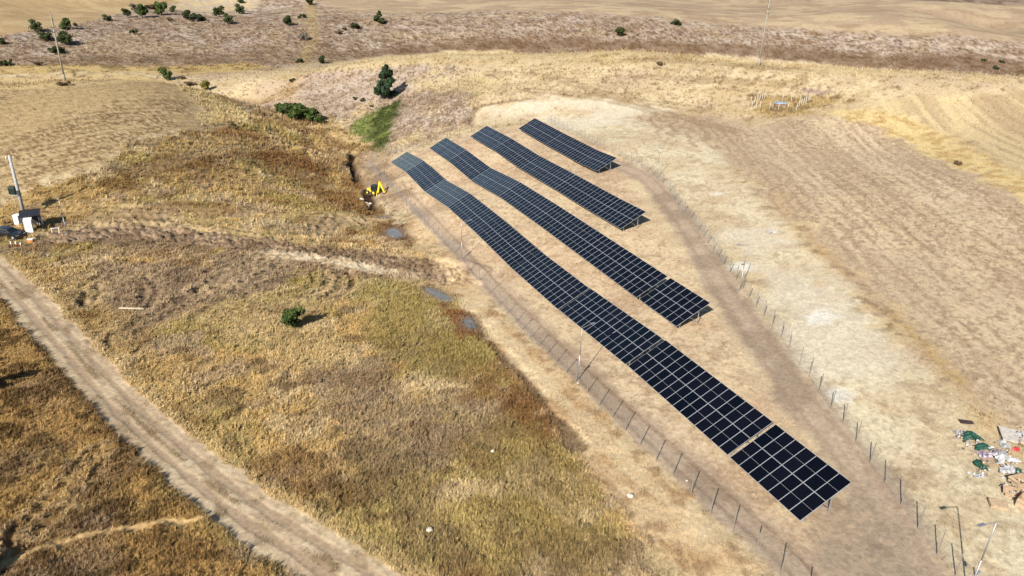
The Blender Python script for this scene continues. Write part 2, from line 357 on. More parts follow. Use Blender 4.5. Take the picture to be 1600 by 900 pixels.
# --- rough grass between the road and the gully
rough = zone([(-500,345),(-200,335),(0,318),(60,292),(150,262),(200,230),(240,218),(300,205),(340,196),(440,192),(500,214),(545,245),(572,290),(600,330),(640,372),(668,395),(700,440),(750,492),(790,560),(840,612),(872,662),(930,735),(955,775),(1000,815),(1020,905),(1060,1100),(-800,1100),(-800,345)], 1.2, 2, 1, 1.5)
g1 = mix(gold, olive, sstep(.42, .6, n_big)); g1 = mix(g1, mauve, .6 * sstep(.52, .66, n_mid2)); g1 = mix(g1, straw, .8 * sstep(.55, .7, n_mid))
g1 = mix(g1, umber, .7 * sstep(.53, .68, n_sml2)); g1 = mix(g1, alb(140, 100, 52), .6 * sstep(.55, .68, fbm(X, Y, 9, 231))); g1 = mix(g1, rust, .5 * sstep(.62, .74, n_big2))
lay(rough, g1); setv(ROUGH, rough, .26); setv(TUFT, rough, 1.0)
lf = zone([(-300,440),(0,470),(60,520),(140,625),(240,735),(360,850),(430,930),(300,1100),(-800,1100),(-800,440)], 1.5, 2, 1)
lay(lf * .8, mix(mix(alb(192, 150, 78), alb(144, 106, 54), sstep(.42, .62, n_mid)), alb(150, 122, 92), sstep(.6, .7, n_big2)))
lay(lf * .8 * sstep(.52, .68, n_sml), alb(100, 74, 38))
for px, c, k in [
    ([(90,345),(200,345),(350,370),(560,400),(690,420),(720,440),(640,436),(520,430),(380,400),(200,385),(110,378)], alb(158, 130, 98), .85),
    ([(150,420),(260,410),(330,420),(420,410),(470,430),(420,460),(300,480),(200,520),(140,470)], alb(158, 132, 106), .8),
    ([(330,400),(430,395),(450,425),(380,450),(330,440)], alb(150, 126, 104), .7),
    ([(440,460),(490,425),(515,428),(512,445),(480,462)], alb(166, 146, 62), .9),
    ([(440,490),(460,500),(540,540),(560,580),(480,580),(420,540),(370,520),(340,505),(360,490)], alb(214, 184, 122), .75),
    ([(560,440),(660,440),(720,480),(770,560),(700,600),(600,560),(560,500)], alb(166, 148, 74), .65),
    ([(480,580),(600,560),(640,640),(700,720),(600,740),(520,680)], alb(164, 140, 112), .6),
    ([(700,640),(760,640),(800,700),(760,720)], alb(168, 142, 110), .6),
    ([(740,700),(840,640),(900,720),(960,800),(940,900),(800,900),(760,800)], alb(160, 134, 70), .6),
    ([(430,740),(520,730),(600,770),(590,820),(520,810)], alb(126, 94, 52), .75),
    ([(520,690),(560,680),(700,780),(720,860),(640,880),(600,800)], alb(150, 124, 80), .6),
    ([(140,290),(230,250),(320,235),(330,262),(230,275),(190,300)], alb(140, 102, 46), .8),
    ([(60,290),(130,275),(160,310),(130,330),(70,330)], alb(196, 158, 84), .7),
    ([(240,240),(350,215),(440,225),(330,240)], alb(196, 164, 104), .8),
    ([(400,235),(470,240),(560,285),(570,295),(480,270),(410,252)], alb(142, 98, 44), .85),
    ([(330,272),(400,270),(420,290),(350,300)], alb(206, 170, 100), .6),
    ([(480,285),(560,300),(600,330),(590,345),(500,320)], alb(140, 98, 42), .8),
    ([(430,300),(480,310),(520,330),(470,335),(420,320)], alb(176, 148, 72), .6),
    ([(600,345),(640,350),(658,384),(640,394),(600,380)], alb(122, 82, 34), .9),
    ([(686,478),(730,474),(760,510),(740,525),(700,505)], alb(146, 92, 46), .9),
    ([(790,575),(820,590),(850,640),(880,670),(860,680),(820,640)], alb(136, 92, 44), .8),
    ([(560,255),(600,262),(640,300),(620,330),(590,310)], alb(168, 142, 106), .8),
    ([(60,520),(110,540),(190,640),(220,690),(180,690),(120,610)], alb(110, 80, 42), .6),
    ([(100,415),(130,420),(190,500),(230,560),(300,640),(360,690),(340,700),(260,620),(180,540),(120,470)], alb(214, 180, 110), .65),
    ([(0,395),(60,395),(110,425),(100,450),(40,430)], alb(206, 168, 96), .7)]:
    mk = zone(px, 1.2, 2.5, 1, 1.5)
    lay(mk * k, mix(c, np.asarray(c) * .62, .75 * sstep(.5, .66, n_sml)))
# wheel ruts pressed into the rough grass
for pts, w, k, twin in [
    ([(195,530),(240,505),(290,478),(330,455),(380,425),(420,405)], .35, .8, 1.9),
    ([(325,495),(400,480),(470,465),(500,455),(512,440),(505,428)], .3, .7, 1.9), 
     ([(150,465),(155,445),(185,432),(225,428)], .35, .7, 1.8),
    ([(500,370),(505,350),(540,342),(580,348)], .3, .6, 1.6),
    ([(70,330),(200,330),(330,335),(480,338),(600,345)], .3, .35, 2.0),
    ([(180,345),(260,350),(340,362),(430,372)], .5, .6, 2.2), ([(230,270),(330,240),(420,232)], .2, .5, 1.6), ([(60,830),(120,775),(165,715)], .16, .6, 1.8),
    ([(340,425),(370,410),(410,402)], .35, .8, 1.5), ([(330,450),(372,438),(418,424),(440,410)], .35, .7, 1.5), ([(395,440),(425,428),(452,418)], .3, .7, 1.4), ([(150,470),(165,450),(205,440),(225,455),(215,480)], .35, .7, 1.5), ([(320,455),(352,452),(372,462)], .3, .7, 1.2), ([(150,352),(220,358),(300,365)], .4, .7, 1.8), ([(520,425),(532,440),(520,458),(490,470),(440,480)], .35, .8, 1.6), ([(505,362),(515,345),(545,345),(560,355)], .3, .7, 1.2), ([(520,368),(532,350),(560,350)], .3, .7, 1.2)]:
    w *= 1.5; d, s = line_dist(smooth_line(pts), 6)
    q = np.where((s > 0) | (d < w), np.minimum(d, np.abs(d - twin)), np.minimum(d, 9))
    scal = .5 + .5 * np.sin((ALONG + .8 * d) * 2 * np.pi / 1.5 + 4 * n_mid)
    q = q + Wx2 * .9 + Wx * .7
    mk = sstep(w * 1.7, w * .4, q) * (0.45 + 0.55 * scal) * (.65 + .35 * sstep(.38, .55, n_mid))
    lay(mk * k, alb(108, 82, 54)); DZ -= .30 * mk; TUFT *= (1 - np.minimum(1, 1.3 * mk))
    mk2 = sstep(w * 2.4, w, np.abs(q - w * 2.4)) * (1 - .6 * scal) * .5
    lay(mk2 * .75, alb(216, 186, 138)); DZ += .24 * mk2; TUFT *= (1 - .5 * mk2)

# --- soil turned up on the crossing and the pale lane on it
d, s = line_dist(smooth_line([(92,372),(200,362),(330,374),(450,388),(560,402),(650,418),(712,434)]), 8)
mk = sstep(4.2, 2.0, d + Wx * 3 + Wx2); lay(mk * .9, mix(mix(alb(186, 156, 122), alb(150, 122, 92), sstep(.42, .6, n_mid)), alb(110, 84, 60), .8 * sstep(.54, .66, n_fine))); TUFT *= (1 - .85 * mk); DZ += mk * (.9 * (n_fine - .5) + .5 * (n_sml - .5))
mk = sstep(1.0, .4, np.abs(d - 4.2) + Wx * 2) * (s > 0); lay(mk * .6, alb(212, 182, 126)); DZ += .35 * mk * (.4 + n_sml)
d, s = line_dist(smooth_line([(370,398),(430,397),(480,403),(540,412),(590,424),(650,432),(700,440)]), 6); fade_ = sstep(0, 9, ALONG) * sstep(ALONG.max(), ALONG.max() - 14, ALONG)
mk = sstep(2.4, 1.0, d + Wx2 * 1.6 + Wx) * .95 * fade_; lay(mk, mix(alb(230, 208, 168), alb(200, 172, 130), sstep(.5, .7, n_sml))); TUFT *= (1 - mk)

# --- inside the fence
arr = zone([(591,246),(655,236),(750,205),(800,198),(850,190),(905,214),(962,243),(1035,288),(1098,372),(1155,456),(1280,616),(1360,726),(1490,905),(1560,1100),(1300,1100),(1222,900),(1080,774),(900,596),(805,504),(720,407),(640,327),(600,270)], .8, .8, .4)
ic = mix(mix(alb(222, 192, 150), alb(208, 174, 134), sstep(.42, .6, n_mid)), alb(226, 198, 154), sstep(.5, .65, n_big)); ic = mix(ic, alb(182, 150, 114), .6 * sstep(.56, .7, n_sml)); ic = mix(ic, alb(212, 174, 136), .35 * sstep(.56, .68, n_mid2))
ic = mix(ic, alb(168, 138, 104), .5 * sstep(.56, .72, n_fine)); ic = mix(ic, alb(236, 212, 172), .4 * sstep(.58, .74, fbm(X, Y, .45, 341, 2)))
lay(arr, ic); setv(ROUGH, arr, .04); setv(TUFT, arr, .16)
rt_side = zone([(905,230),(962,250),(1020,290),(1080,380),(1130,460),(1220,580),(1300,690),(1380,800),(1300,780),(1330,752),(1210,660),(1111,473),(1010,331),(964,247)], 1, 1.5, .6)
lay(rt_side * .8, mix(alb(224, 200, 156), alb(208, 182, 142), sstep(.45, .6, n_mid)))
lf_side = zone([(640,340),(720,420),(805,515),(900,608),(1000,706),(1080,788),(1180,884),(1160,905),(1060,905),(1000,830),(940,755),(880,680),(850,625),(790,560),(745,500),(700,440),(668,395),(640,360)], 1, 1.5, .8)
lc2 = mix(mix(alb(226, 194, 144), alb(206, 168, 116), sstep(.44, .62, n_mid)), alb(176, 140, 98), .7 * sstep(.55, .7, n_sml))
lay(lf_side, lc2); setv(ROUGH, lf_side, .07); setv(TUFT, lf_side, .4)
d, s = line_dist(smooth_line([(735,490),(770,540),(800,568),(830,605),(860,640),(900,700)]), 5)
mk = sstep(.9, .3, d + Wx * 2 + Wx2); lay(mk * .7, alb(112, 80, 48)); DZ -= .25 * mk
d, s = line_dist(smooth_line([(730,470),(780,520),(850,595),(920,665),(1000,745),(1080,825)]), 5)
lay(sstep(1.3, .4, d + Wx * 2) * .6, alb(238, 212, 164))
trk = smooth_line([(960,255),(1010,280),(1055,330),(1095,390),(1135,460),(1190,535),(1245,615),(1310,695),(1365,770),(1410,850),(1450,950)])
d, s = line_dist(trk, 8)
mk = sstep(2.6, 1.3, d + Wx * 1.6); tc = mix(alb(190, 166, 138), alb(168, 145, 120), sstep(.42, .6, n_mid)); lay(mk * .9, tc); TUFT *= (1 - mk)
lay(sstep(.5, .15, np.abs(d - 1.0) + Wx2 * .5) * .4 * mk, alb(164, 134, 108))
wide = zone([(1330,770),(1380,775),(1430,850),(1465,905),(1500,1000),(1330,1000),(1300,900),(1290,840),(1300,800)], 1.5, 2, .6)
lay(wide * .9, mix(mix(alb(172, 150, 124), alb(150, 128, 104), sstep(.42, .6, n_mid)), alb(196, 168, 136), .6 * sstep(.56, .7, n_fine))); TUFT *= (1 - wide); setv(ROUGH, wide, .03)
trl = smooth_line([(632,300),(665,335),(700,372),(750,425),(800,476),(860,535),(920,592),(1000,664),(1080,735),(1160,805),(1240,880),(1330,980)])
d, s = line_dist(trl, 8)
mk = sstep(2.0, 1.0, d + Wx * 1.4); lay(mk * .85, mix(alb(196, 168, 136), alb(176, 148, 118), sstep(.45, .6, n_mid))); TUFT *= (1 - mk)
lay(sstep(.35, .1, np.abs(d - .8) + Wx2 * .4) * .5 * mk, alb(150, 122, 96)); DZ -= .03 * sstep(.35, .1, np.abs(d - .8)) * mk
# spoil and dark cut at the head of the gully
spo = zone([(556,240),(590,232),(612,246),(600,270),(640,300),(640,330),(600,322),(585,300),(560,282)], 1, 2, .6)
lay(spo * .85, mix(alb(190, 160, 124), alb(160, 130, 98), sstep(.44, .6, n_mid))); setv(TUFT, spo, .15); setv(ROUGH, spo, .2)
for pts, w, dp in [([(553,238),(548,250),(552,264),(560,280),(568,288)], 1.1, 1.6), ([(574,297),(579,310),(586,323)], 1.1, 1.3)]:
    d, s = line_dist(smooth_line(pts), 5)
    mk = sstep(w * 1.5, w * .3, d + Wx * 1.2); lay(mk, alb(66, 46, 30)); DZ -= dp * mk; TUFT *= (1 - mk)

slp = zone([(322,146),(390,140),(430,124),(470,122),(478,160),(450,186),(410,180),(360,164)], 2.5, 4, 1, 3)
lay(slp * .75, mix(mix(alb(190, 160, 118), alb(160, 126, 78), sstep(.42, .58, n_mid)), alb(206, 178, 146), sstep(.5, .66, n_big2)))
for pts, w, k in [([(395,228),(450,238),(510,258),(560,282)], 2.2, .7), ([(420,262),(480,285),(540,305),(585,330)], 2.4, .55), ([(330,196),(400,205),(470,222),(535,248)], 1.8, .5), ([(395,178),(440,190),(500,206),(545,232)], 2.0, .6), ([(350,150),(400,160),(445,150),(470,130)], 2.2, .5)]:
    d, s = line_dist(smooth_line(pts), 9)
    mk = sstep(w * 1.4, w * .3, d + Wx * 3 + Wx2); lay(mk * k, mix(alb(132, 96, 48), alb(160, 126, 74), sstep(.42, .6, n_sml))); DZ -= .7 * sstep(w * 2, 0, d)  # carved rust-brown bands, darkened to paint in shade on the gully's left side
# --- green plants in the gully
grn = zone([(540,198),(572,180),(600,164),(628,158),(622,182),(612,205),(606,224),(612,238),(590,234),(575,222),(556,214)], 1, 2, 1)
lay(grn, mix(alb(130, 138, 64), alb(88, 98, 44), sstep(.42, .6, n_mid))); setv(TUFT, grn, 1.6); setv(ROUGH, grn, .4)

# --- dirt road and footpath
road = smooth_line([(-140,340),(-60,385),(-12,415),(30,455),(75,505),(125,560),(190,632),(270,705),(370,785),(470,850),(560,905),(660,965),(760,1030)], 8)
d, s = line_dist(road, 10); sd_ = d * s
edge = sstep(2.5, 2.0, d + Wx * .9 + Wx2 * .5)
rc = mix(mix(alb(222, 194, 152), alb(208, 178, 138), sstep(.42, .6, n_mid)), alb(230, 206, 164), .4 * sstep(.52, .68, n_sml))
rc = mix(rc, alb(178, 148, 112), .5 * sstep(.54, .7, fbm(X, Y, .5, 711, 2))); rc = mix(rc, alb(234, 212, 174), .35 * sstep(.58, .72, fbm(X, Y, .33, 713, 2)))
rut = np.maximum(sstep(.5, .2, np.abs(sd_ - .95) + Wx * .5), sstep(.5, .2, np.abs(sd_ + .75) + Wx * .5))
rc = mix(rc, alb(184, 154, 120), .7 * rut)
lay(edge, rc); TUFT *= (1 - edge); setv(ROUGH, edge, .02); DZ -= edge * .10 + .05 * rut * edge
crown_ = sstep(.4, .1, np.abs(sd_ - .05) + Wx * .7 + Wx2 * .5) * edge * sstep(.42, .55, n_mid)
lay(crown_ * .6, alb(140, 114, 74)); TUFT += crown_ * .35
spk = edge * sstep(.55, .68, n_sml2) * sstep(.3, .0, np.abs(np.abs(sd_) - 1.5) - .5)
lay(spk * .5, alb(150, 124, 88)); TUFT += spk * .15
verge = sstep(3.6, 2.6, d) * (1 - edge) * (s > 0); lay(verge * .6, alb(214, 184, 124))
vshade = sstep(3.4, 2.4, d) * (1 - edge) * (s < 0); lay(vshade * .5, alb(110, 84, 50))  # dark verge strip: shadow of the tall roadside grass painted into the colour
d, s = line_dist(smooth_line([(-60,905),(0,884),(60,858),(130,838),(200,826),(260,816),(310,812)]), 5)
mk = sstep(.55, .25, d + Wx2 * .5); lay(mk * .9, alb(214, 176, 112)); TUFT *= (1 - mk); DZ -= .12 * mk

PUD = [[(603,359),(615,354),(626,361),(632,371),(617,375),(605,369)], [(659,447),(672,448),(690,457),(710,468),(702,474),(682,467),(668,459)], [(722,498),(736,497),(748,509),(737,516),(726,510)], [(584,333),(596,334),(606,340),(594,342)]]
for px in PUD:
    mk = zone(px, .7, .5, .3); lay(mk, alb(120, 108, 98)); TUFT *= (1 - mk); ROUGH *= (1 - mk)
    mk = zone(px, 2.5, 1, .5); lay(mk * .5, alb(150, 128, 108)); TUFT *= (1 - .7 * mk)

# --- relief: tussocks, clods and the carved marks
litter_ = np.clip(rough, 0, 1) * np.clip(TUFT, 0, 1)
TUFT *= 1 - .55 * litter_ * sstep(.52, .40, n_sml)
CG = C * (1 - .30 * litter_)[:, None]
bump = (n_sml - .5) * 1.3 + (n_fine - .5) * .8 + (n_sml2 - .5)
Z += DZ + ROUGH * bump * np.clip(1.2 - GD / 900, .4, 1)
furrow = np.sin(ac * 2 * np.pi / 1.1 + (n_mid - .5) * 3)
Z += stub * .02 * furrow
C = np.clip(C * (0.86 + 0.28 * n_sml2)[:, None], 0.01, .8); CG = np.clip(CG * (0.86 + 0.28 * fbm(X, Y, .25, 611, 2))[:, None], 0.01, .8)

def mat(name, base, rough=.8, metal=0, spec=.3, noise=None, scale=8.0):
    m = bpy.data.materials.new(name); m.use_nodes = True
    nt = m.node_tree; b = nt.nodes['Principled BSDF']
    b.inputs['Roughness'].default_value = rough; b.inputs['Metallic'].default_value = metal
    b.inputs['Specular IOR Level'].default_value = spec
    c1 = tuple(base) + (1,)
    if noise is None: noise = .25
    t = nt.nodes.new('ShaderNodeTexCoord'); n = nt.nodes.new('ShaderNodeTexNoise'); r = nt.nodes.new('ShaderNodeValToRGB')
    n.inputs['Scale'].default_value = scale; n.inputs['Detail'].default_value = 4
    r.color_ramp.elements[0].position, r.color_ramp.elements[1].position = .3, .7
    r.color_ramp.elements[0].color = tuple(x * (1 - noise) for x in base) + (1,)
    r.color_ramp.elements[1].color = tuple(min(1, x * (1 + noise)) for x in base) + (1,)
    nt.links.new(t.outputs['Object'], n.inputs['Vector']); nt.links.new(n.outputs['Fac'], r.inputs[0]); nt.links.new(r.outputs[0], b.inputs['Base Color'])
    return m

gm = bpy.data.materials.new('dry_ground'); gm.use_nodes = True
nt = gm.node_tree; b = nt.nodes['Principled BSDF']
b.inputs['Roughness'].default_value = .95; b.inputs['Specular IOR Level'].default_value = .1
at_ = nt.nodes.new('ShaderNodeAttribute'); at_.attribute_name = 'cover'
tc_ = nt.nodes.new('ShaderNodeTexCoord')
nz = nt.nodes.new('ShaderNodeTexNoise'); nz.inputs['Scale'].default_value = 2.6; nz.inputs['Detail'].default_value = 8; nz.inputs['Roughness'].default_value = .85
mr = nt.nodes.new('ShaderNodeMapRange'); mr.inputs['From Min'].default_value = .28; mr.inputs['From Max'].default_value = .72; mr.inputs['To Min'].default_value = .58; mr.inputs['To Max'].default_value = 1.36
mx = nt.nodes.new('ShaderNodeMix'); mx.data_type = 'RGBA'; mx.blend_type = 'MULTIPLY'; mx.inputs['Factor'].default_value = 1
bp = nt.nodes.new('ShaderNodeBump'); bp.inputs['Strength'].default_value = .6; bp.inputs['Distance'].default_value = .06
L_ = nt.links.new
L_(tc_.outputs['Object'], nz.inputs['Vector']); L_(nz.outputs['Fac'], mr.inputs['Value']); L_(at_.outputs['Color'], mx.inputs['A']); L_(mr.outputs[0], mx.inputs['B'])
L_(mx.outputs['Result'], b.inputs['Base Color']); L_(nz.outputs['Fac'], bp.inputs['Height']); L_(bp.outputs[0], b.inputs['Normal'])

idx = np.arange(N).reshape(nd, na)
nx = np.roll(idx, -1, axis=1)
quads = np.stack([idx[:-1], nx[:-1], nx[1:], idx[1:]], -1).reshape(-1, 4)[:, ::-1]
fan = np.stack([idx[0], nx[0], np.full(na, N)], -1)[:, ::-1]
me = bpy.data.meshes.new('ground')
V3 = np.concatenate([np.stack([X, Y, Z], -1), [[0, 0, float(ground(0, 0)[0])]]]).astype(np.float32)
nq, nf = len(quads), len(fan)
me.vertices.add(N + 1); me.vertices.foreach_set('co', V3.ravel())
me.loops.add(nq * 4 + nf * 3); me.loops.foreach_set('vertex_index', np.concatenate([quads.ravel(), fan.ravel()]).astype(np.int32))
me.polygons.add(nq + nf)
me.polygons.foreach_set('loop_start', np.concatenate([np.arange(nq) * 4, nq * 4 + np.arange(nf) * 3]).astype(np.int32))
me.polygons.foreach_set('use_smooth', np.ones(nq + nf, bool))
me.update(); me.validate()
ca = me.attributes.new('cover', 'FLOAT_COLOR', 'POINT')
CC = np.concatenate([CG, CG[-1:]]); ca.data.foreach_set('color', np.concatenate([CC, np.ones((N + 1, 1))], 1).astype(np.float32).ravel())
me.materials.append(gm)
go = bpy.data.objects.new('ground', me); col.objects.link(go); go['kind'] = 'structure'
def vert_at(x, y):
    a = np.degrees(np.arctan2(x, y)); i = np.clip(np.round((a + 48) / .115).astype(int), 0, NA - 1)
    j = np.clip(np.searchsorted(DD, np.hypot(x, y)), 1, nd - 1)
    j = j - (np.hypot(x, y) - DD[j - 1] < DD[j] - np.hypot(x, y))
    return j * na + i
def gz(x, y): return float(Z[int(vert_at(np.float64(x), np.float64(y)))])

# ------------------------------------------------------------------ mesh building
class MB:
    def __init__(s): s.v, s.f, s.m = [], [], []
    def add(s, v, f, mi=0):
        o = len(s.v); s.v += [tuple(p) for p in v]; s.f += [tuple(i + o for i in q) for q in f]; s.m += [mi] * len(f); return s
    def box(s, c, d, rot=None, mi=0, taper=1.0):
        x, y, z = d[0] / 2, d[1] / 2, d[2] / 2; vs = []
        for k, (a, b_, e) in enumerate([(-x,-y,-z),(x,-y,-z),(x,y,-z),(-x,y,-z),(-x,-y,z),(x,-y,z),(x,y,z),(-x,y,z)]):
            t = taper if k > 3 else 1
            p = Vector((a * t, b_ * t, e)); p = rot @ p if rot else p; vs.append(p + Vector(c))
        return s.add(vs, [(0,3,2,1),(4,5,6,7),(0,1,5,4),(1,2,6,5),(2,3,7,6),(3,0,4,7)], mi)
    def bar(s, a, b_, r0, r1=None, n=6, mi=0, caps=True):
        a, b_ = Vector(a), Vector(b_); r1 = r0 if r1 is None else r1; ax = (b_ - a).normalized()
        u = ax.orthogonal().normalized(); w = ax.cross(u); vs = []
        for p, r in ((a, r0), (b_, r1)):
            for i in range(n):
                t = 2 * math.pi * i / n; vs.append(p + (u * math.cos(t) + w * math.sin(t)) * r)
        fs = [(i, (i + 1) % n, n + (i + 1) % n, n + i) for i in range(n)]
        if caps: fs += [tuple(range(n - 1, -1, -1)), tuple(range(n, 2 * n))]
        return s.add(vs, fs, mi)
    def path(s, pts, r, n=5, mi=0):
        for a, b_ in zip(pts[:-1], pts[1:]): s.bar(a, b_, r, r, n, mi)
        return s
    def prism(s, prof, y0, y1, mi=0):          # outline in x,z pushed along y
        n = len(prof); vs = [(x, y0, z) for x, z in prof] + [(x, y1, z) for x, z in prof]
        return s.add(vs, [tuple(range(n)), tuple(range(2 * n - 1, n - 1, -1))] + [(i, i + n, (i + 1) % n + n, (i + 1) % n) for i in range(n)], mi)
    def mesh(s, name, mats, smooth=False):
        me = bpy.data.meshes.new(name); me.from_pydata(s.v, [], s.f); me.update()
        for m_ in (mats if isinstance(mats, (list, tuple)) else [mats]): me.materials.append(m_)
        if len(set(s.m)) > 1: me.polygons.foreach_set('material_index', s.m)
        if smooth: me.polygons.foreach_set('use_smooth', [True] * len(s.f))
        return me
    def build(s, name, mats, parent=None, smooth=False): return link(name, s.mesh(name, mats, smooth), parent)
def link(name, me, parent=None, mw=None):
    o = bpy.data.objects.new(name, me); col.objects.link(o)
    if parent: o.parent = parent
    if mw is not None: o.matrix_local = mw
    return o
def tag(o, label, cat, group=None):
    o['label'] = label; o['category'] = cat
    if group: o['group'] = group
    return o
def thing(name, label, cat, loc=(0, 0, 0), rz=0, group=None):
    o = bpy.data.objects.new(name, None); col.objects.link(o)
    o.location = loc; o.rotation_euler = (0, 0, rz); o.empty_display_size = .3
    return tag(o, label, cat, group)
def spot(px, py):
    p = at(px, py); return Vector((p[0], p[1], gz(p[0], p[1])))
def hpx(p, px): return px * depth(p) / FPX           # height in metres of something px tall standing at p
ORD = ['first','second','third','fourth','fifth','sixth','seventh','eighth','ninth','tenth']

steel = mat('galvanised_steel', (.32, .33, .35), .45, .6, .5, .15, 20)
alu = mat('aluminium_frame', (.40, .41, .43), .45, .35, .5, .05, 30)
concrete = mat('weathered_concrete', (.25, .22, .18), .9, 0, .2, .3, 5)
white_paint = mat('white_paint', (.78, .78, .76), .5, 0, .4, .06, 6)
black_paint = mat('black_paint', (.02, .02, .024), .4, 0, .4, .3, 6)
dark_metal = mat('dark_metal', (.06, .06, .065), .5, .4, .4, .3, 10)
rubber = mat('black_rubber', (.025, .024, .023), .8, 0, .2, .3, 12)
yellow = mat('yellow_machine_paint', (.72, .52, .03), .45, 0, .4, .15, 3)
wood_m = mat('bark', (.10, .075, .05), .9, 0, .1, .35, 9)
stone_m = mat('pale_stone', (.5, .45, .37), .9, 0, .2, .2, 6)

# ------------------------------------------------------------------ solar tables
cellm = bpy.data.materials.new('solar_cells'); cellm.use_nodes = True
nt = cellm.node_tree; b = nt.nodes['Principled BSDF']; L_ = nt.links.new
b.inputs['Roughness'].default_value = .11; b.inputs['IOR'].default_value = 1.5; b.inputs['Specular Tint'].default_value = (.62, .86, 1, 1); b.inputs['Specular IOR Level'].default_value = .5
tc_ = nt.nodes.new('ShaderNodeTexCoord'); sx = nt.nodes.new('ShaderNodeSeparateXYZ'); L_(tc_.outputs['Object'], sx.inputs[0])
def mth(op, a, v=None, w=None):
    n = nt.nodes.new('ShaderNodeMath'); n.operation = op
    for i, q in enumerate((a, v, w)):
        if q is None: continue
        if isinstance(q, (int, float)): n.inputs[i].default_value = q
        else: L_(q, n.inputs[i])
    return n.outputs[0]
def gridline(sock, step, wid):
    return mth('LESS_THAN', mth('ABSOLUTE', mth('SUBTRACT', mth('FRACT', mth('DIVIDE', sock, step)), .5)), wid / step / 2)
lines = mth('MAXIMUM', gridline(sx.outputs['X'], 1.134 / 6, .008), mth('MULTIPLY', gridline(sx.outputs['Y'], 2.278 / 24, .006), .6))
oi = nt.nodes.new('ShaderNodeObjectInfo'); rp = nt.nodes.new('ShaderNodeValToRGB')
rp.color_ramp.elements[0].color = (.0006, .0006, .0011, 1); rp.color_ramp.elements[1].color = (.0032, .0024, .0042, 1); L_(oi.outputs['Random'], rp.inputs[0])
mx = nt.nodes.new('ShaderNodeMix'); mx.data_type = 'RGBA'; mx.inputs['B'].default_value = (.006, .0062, .008, 1)
L_(lines, mx.inputs['Factor']); L_(rp.outputs[0], mx.inputs['A']); L_(mx.outputs['Result'], b.inputs['Base Color'])
PW, PL, FR = 1.138, 2.282, .021
m_ = MB(); gap = .009
m_.add([(FR, FR, .030), (PW - FR, FR, .030), (PW - FR, PL / 2 - gap, .030), (FR, PL / 2 - gap, .030)], [(0, 1, 2, 3)])
m_.add([(FR, PL / 2 + gap, .030), (PW - FR, PL / 2 + gap, .030), (PW - FR, PL - FR, .030), (FR, PL - FR, .030)], [(0, 1, 2, 3)])
m_.add([(FR, FR, .004), (FR, PL - FR, .004), (PW - FR, PL - FR, .004), (PW - FR, FR, .004)], [(0, 1, 2, 3)])
panel_me = m_.mesh('solar_panel', cellm)
m_ = MB()
m_.box((PW / 2, FR / 2, .0175), (PW, FR, .035)); m_.box((PW / 2, PL - FR / 2, .0175), (PW, FR, .035))
m_.box((FR / 2, PL / 2, .0175), (FR, PL - 2 * FR, .035)); m_.box((PW - FR / 2, PL / 2, .0175), (FR, PL - 2 * FR, .035))
m_.box((PW / 2, PL / 2, .018), (PW - 2 * FR, 2 * gap - .001, .022))
frame_me = m_.mesh('panel_frame', alu)
PITCHW = 1.154
ROWNAME = ['the longest front panel row', 'the second panel row', 'the third panel row', 'the shortest rearmost panel row']
beam_cache = {}
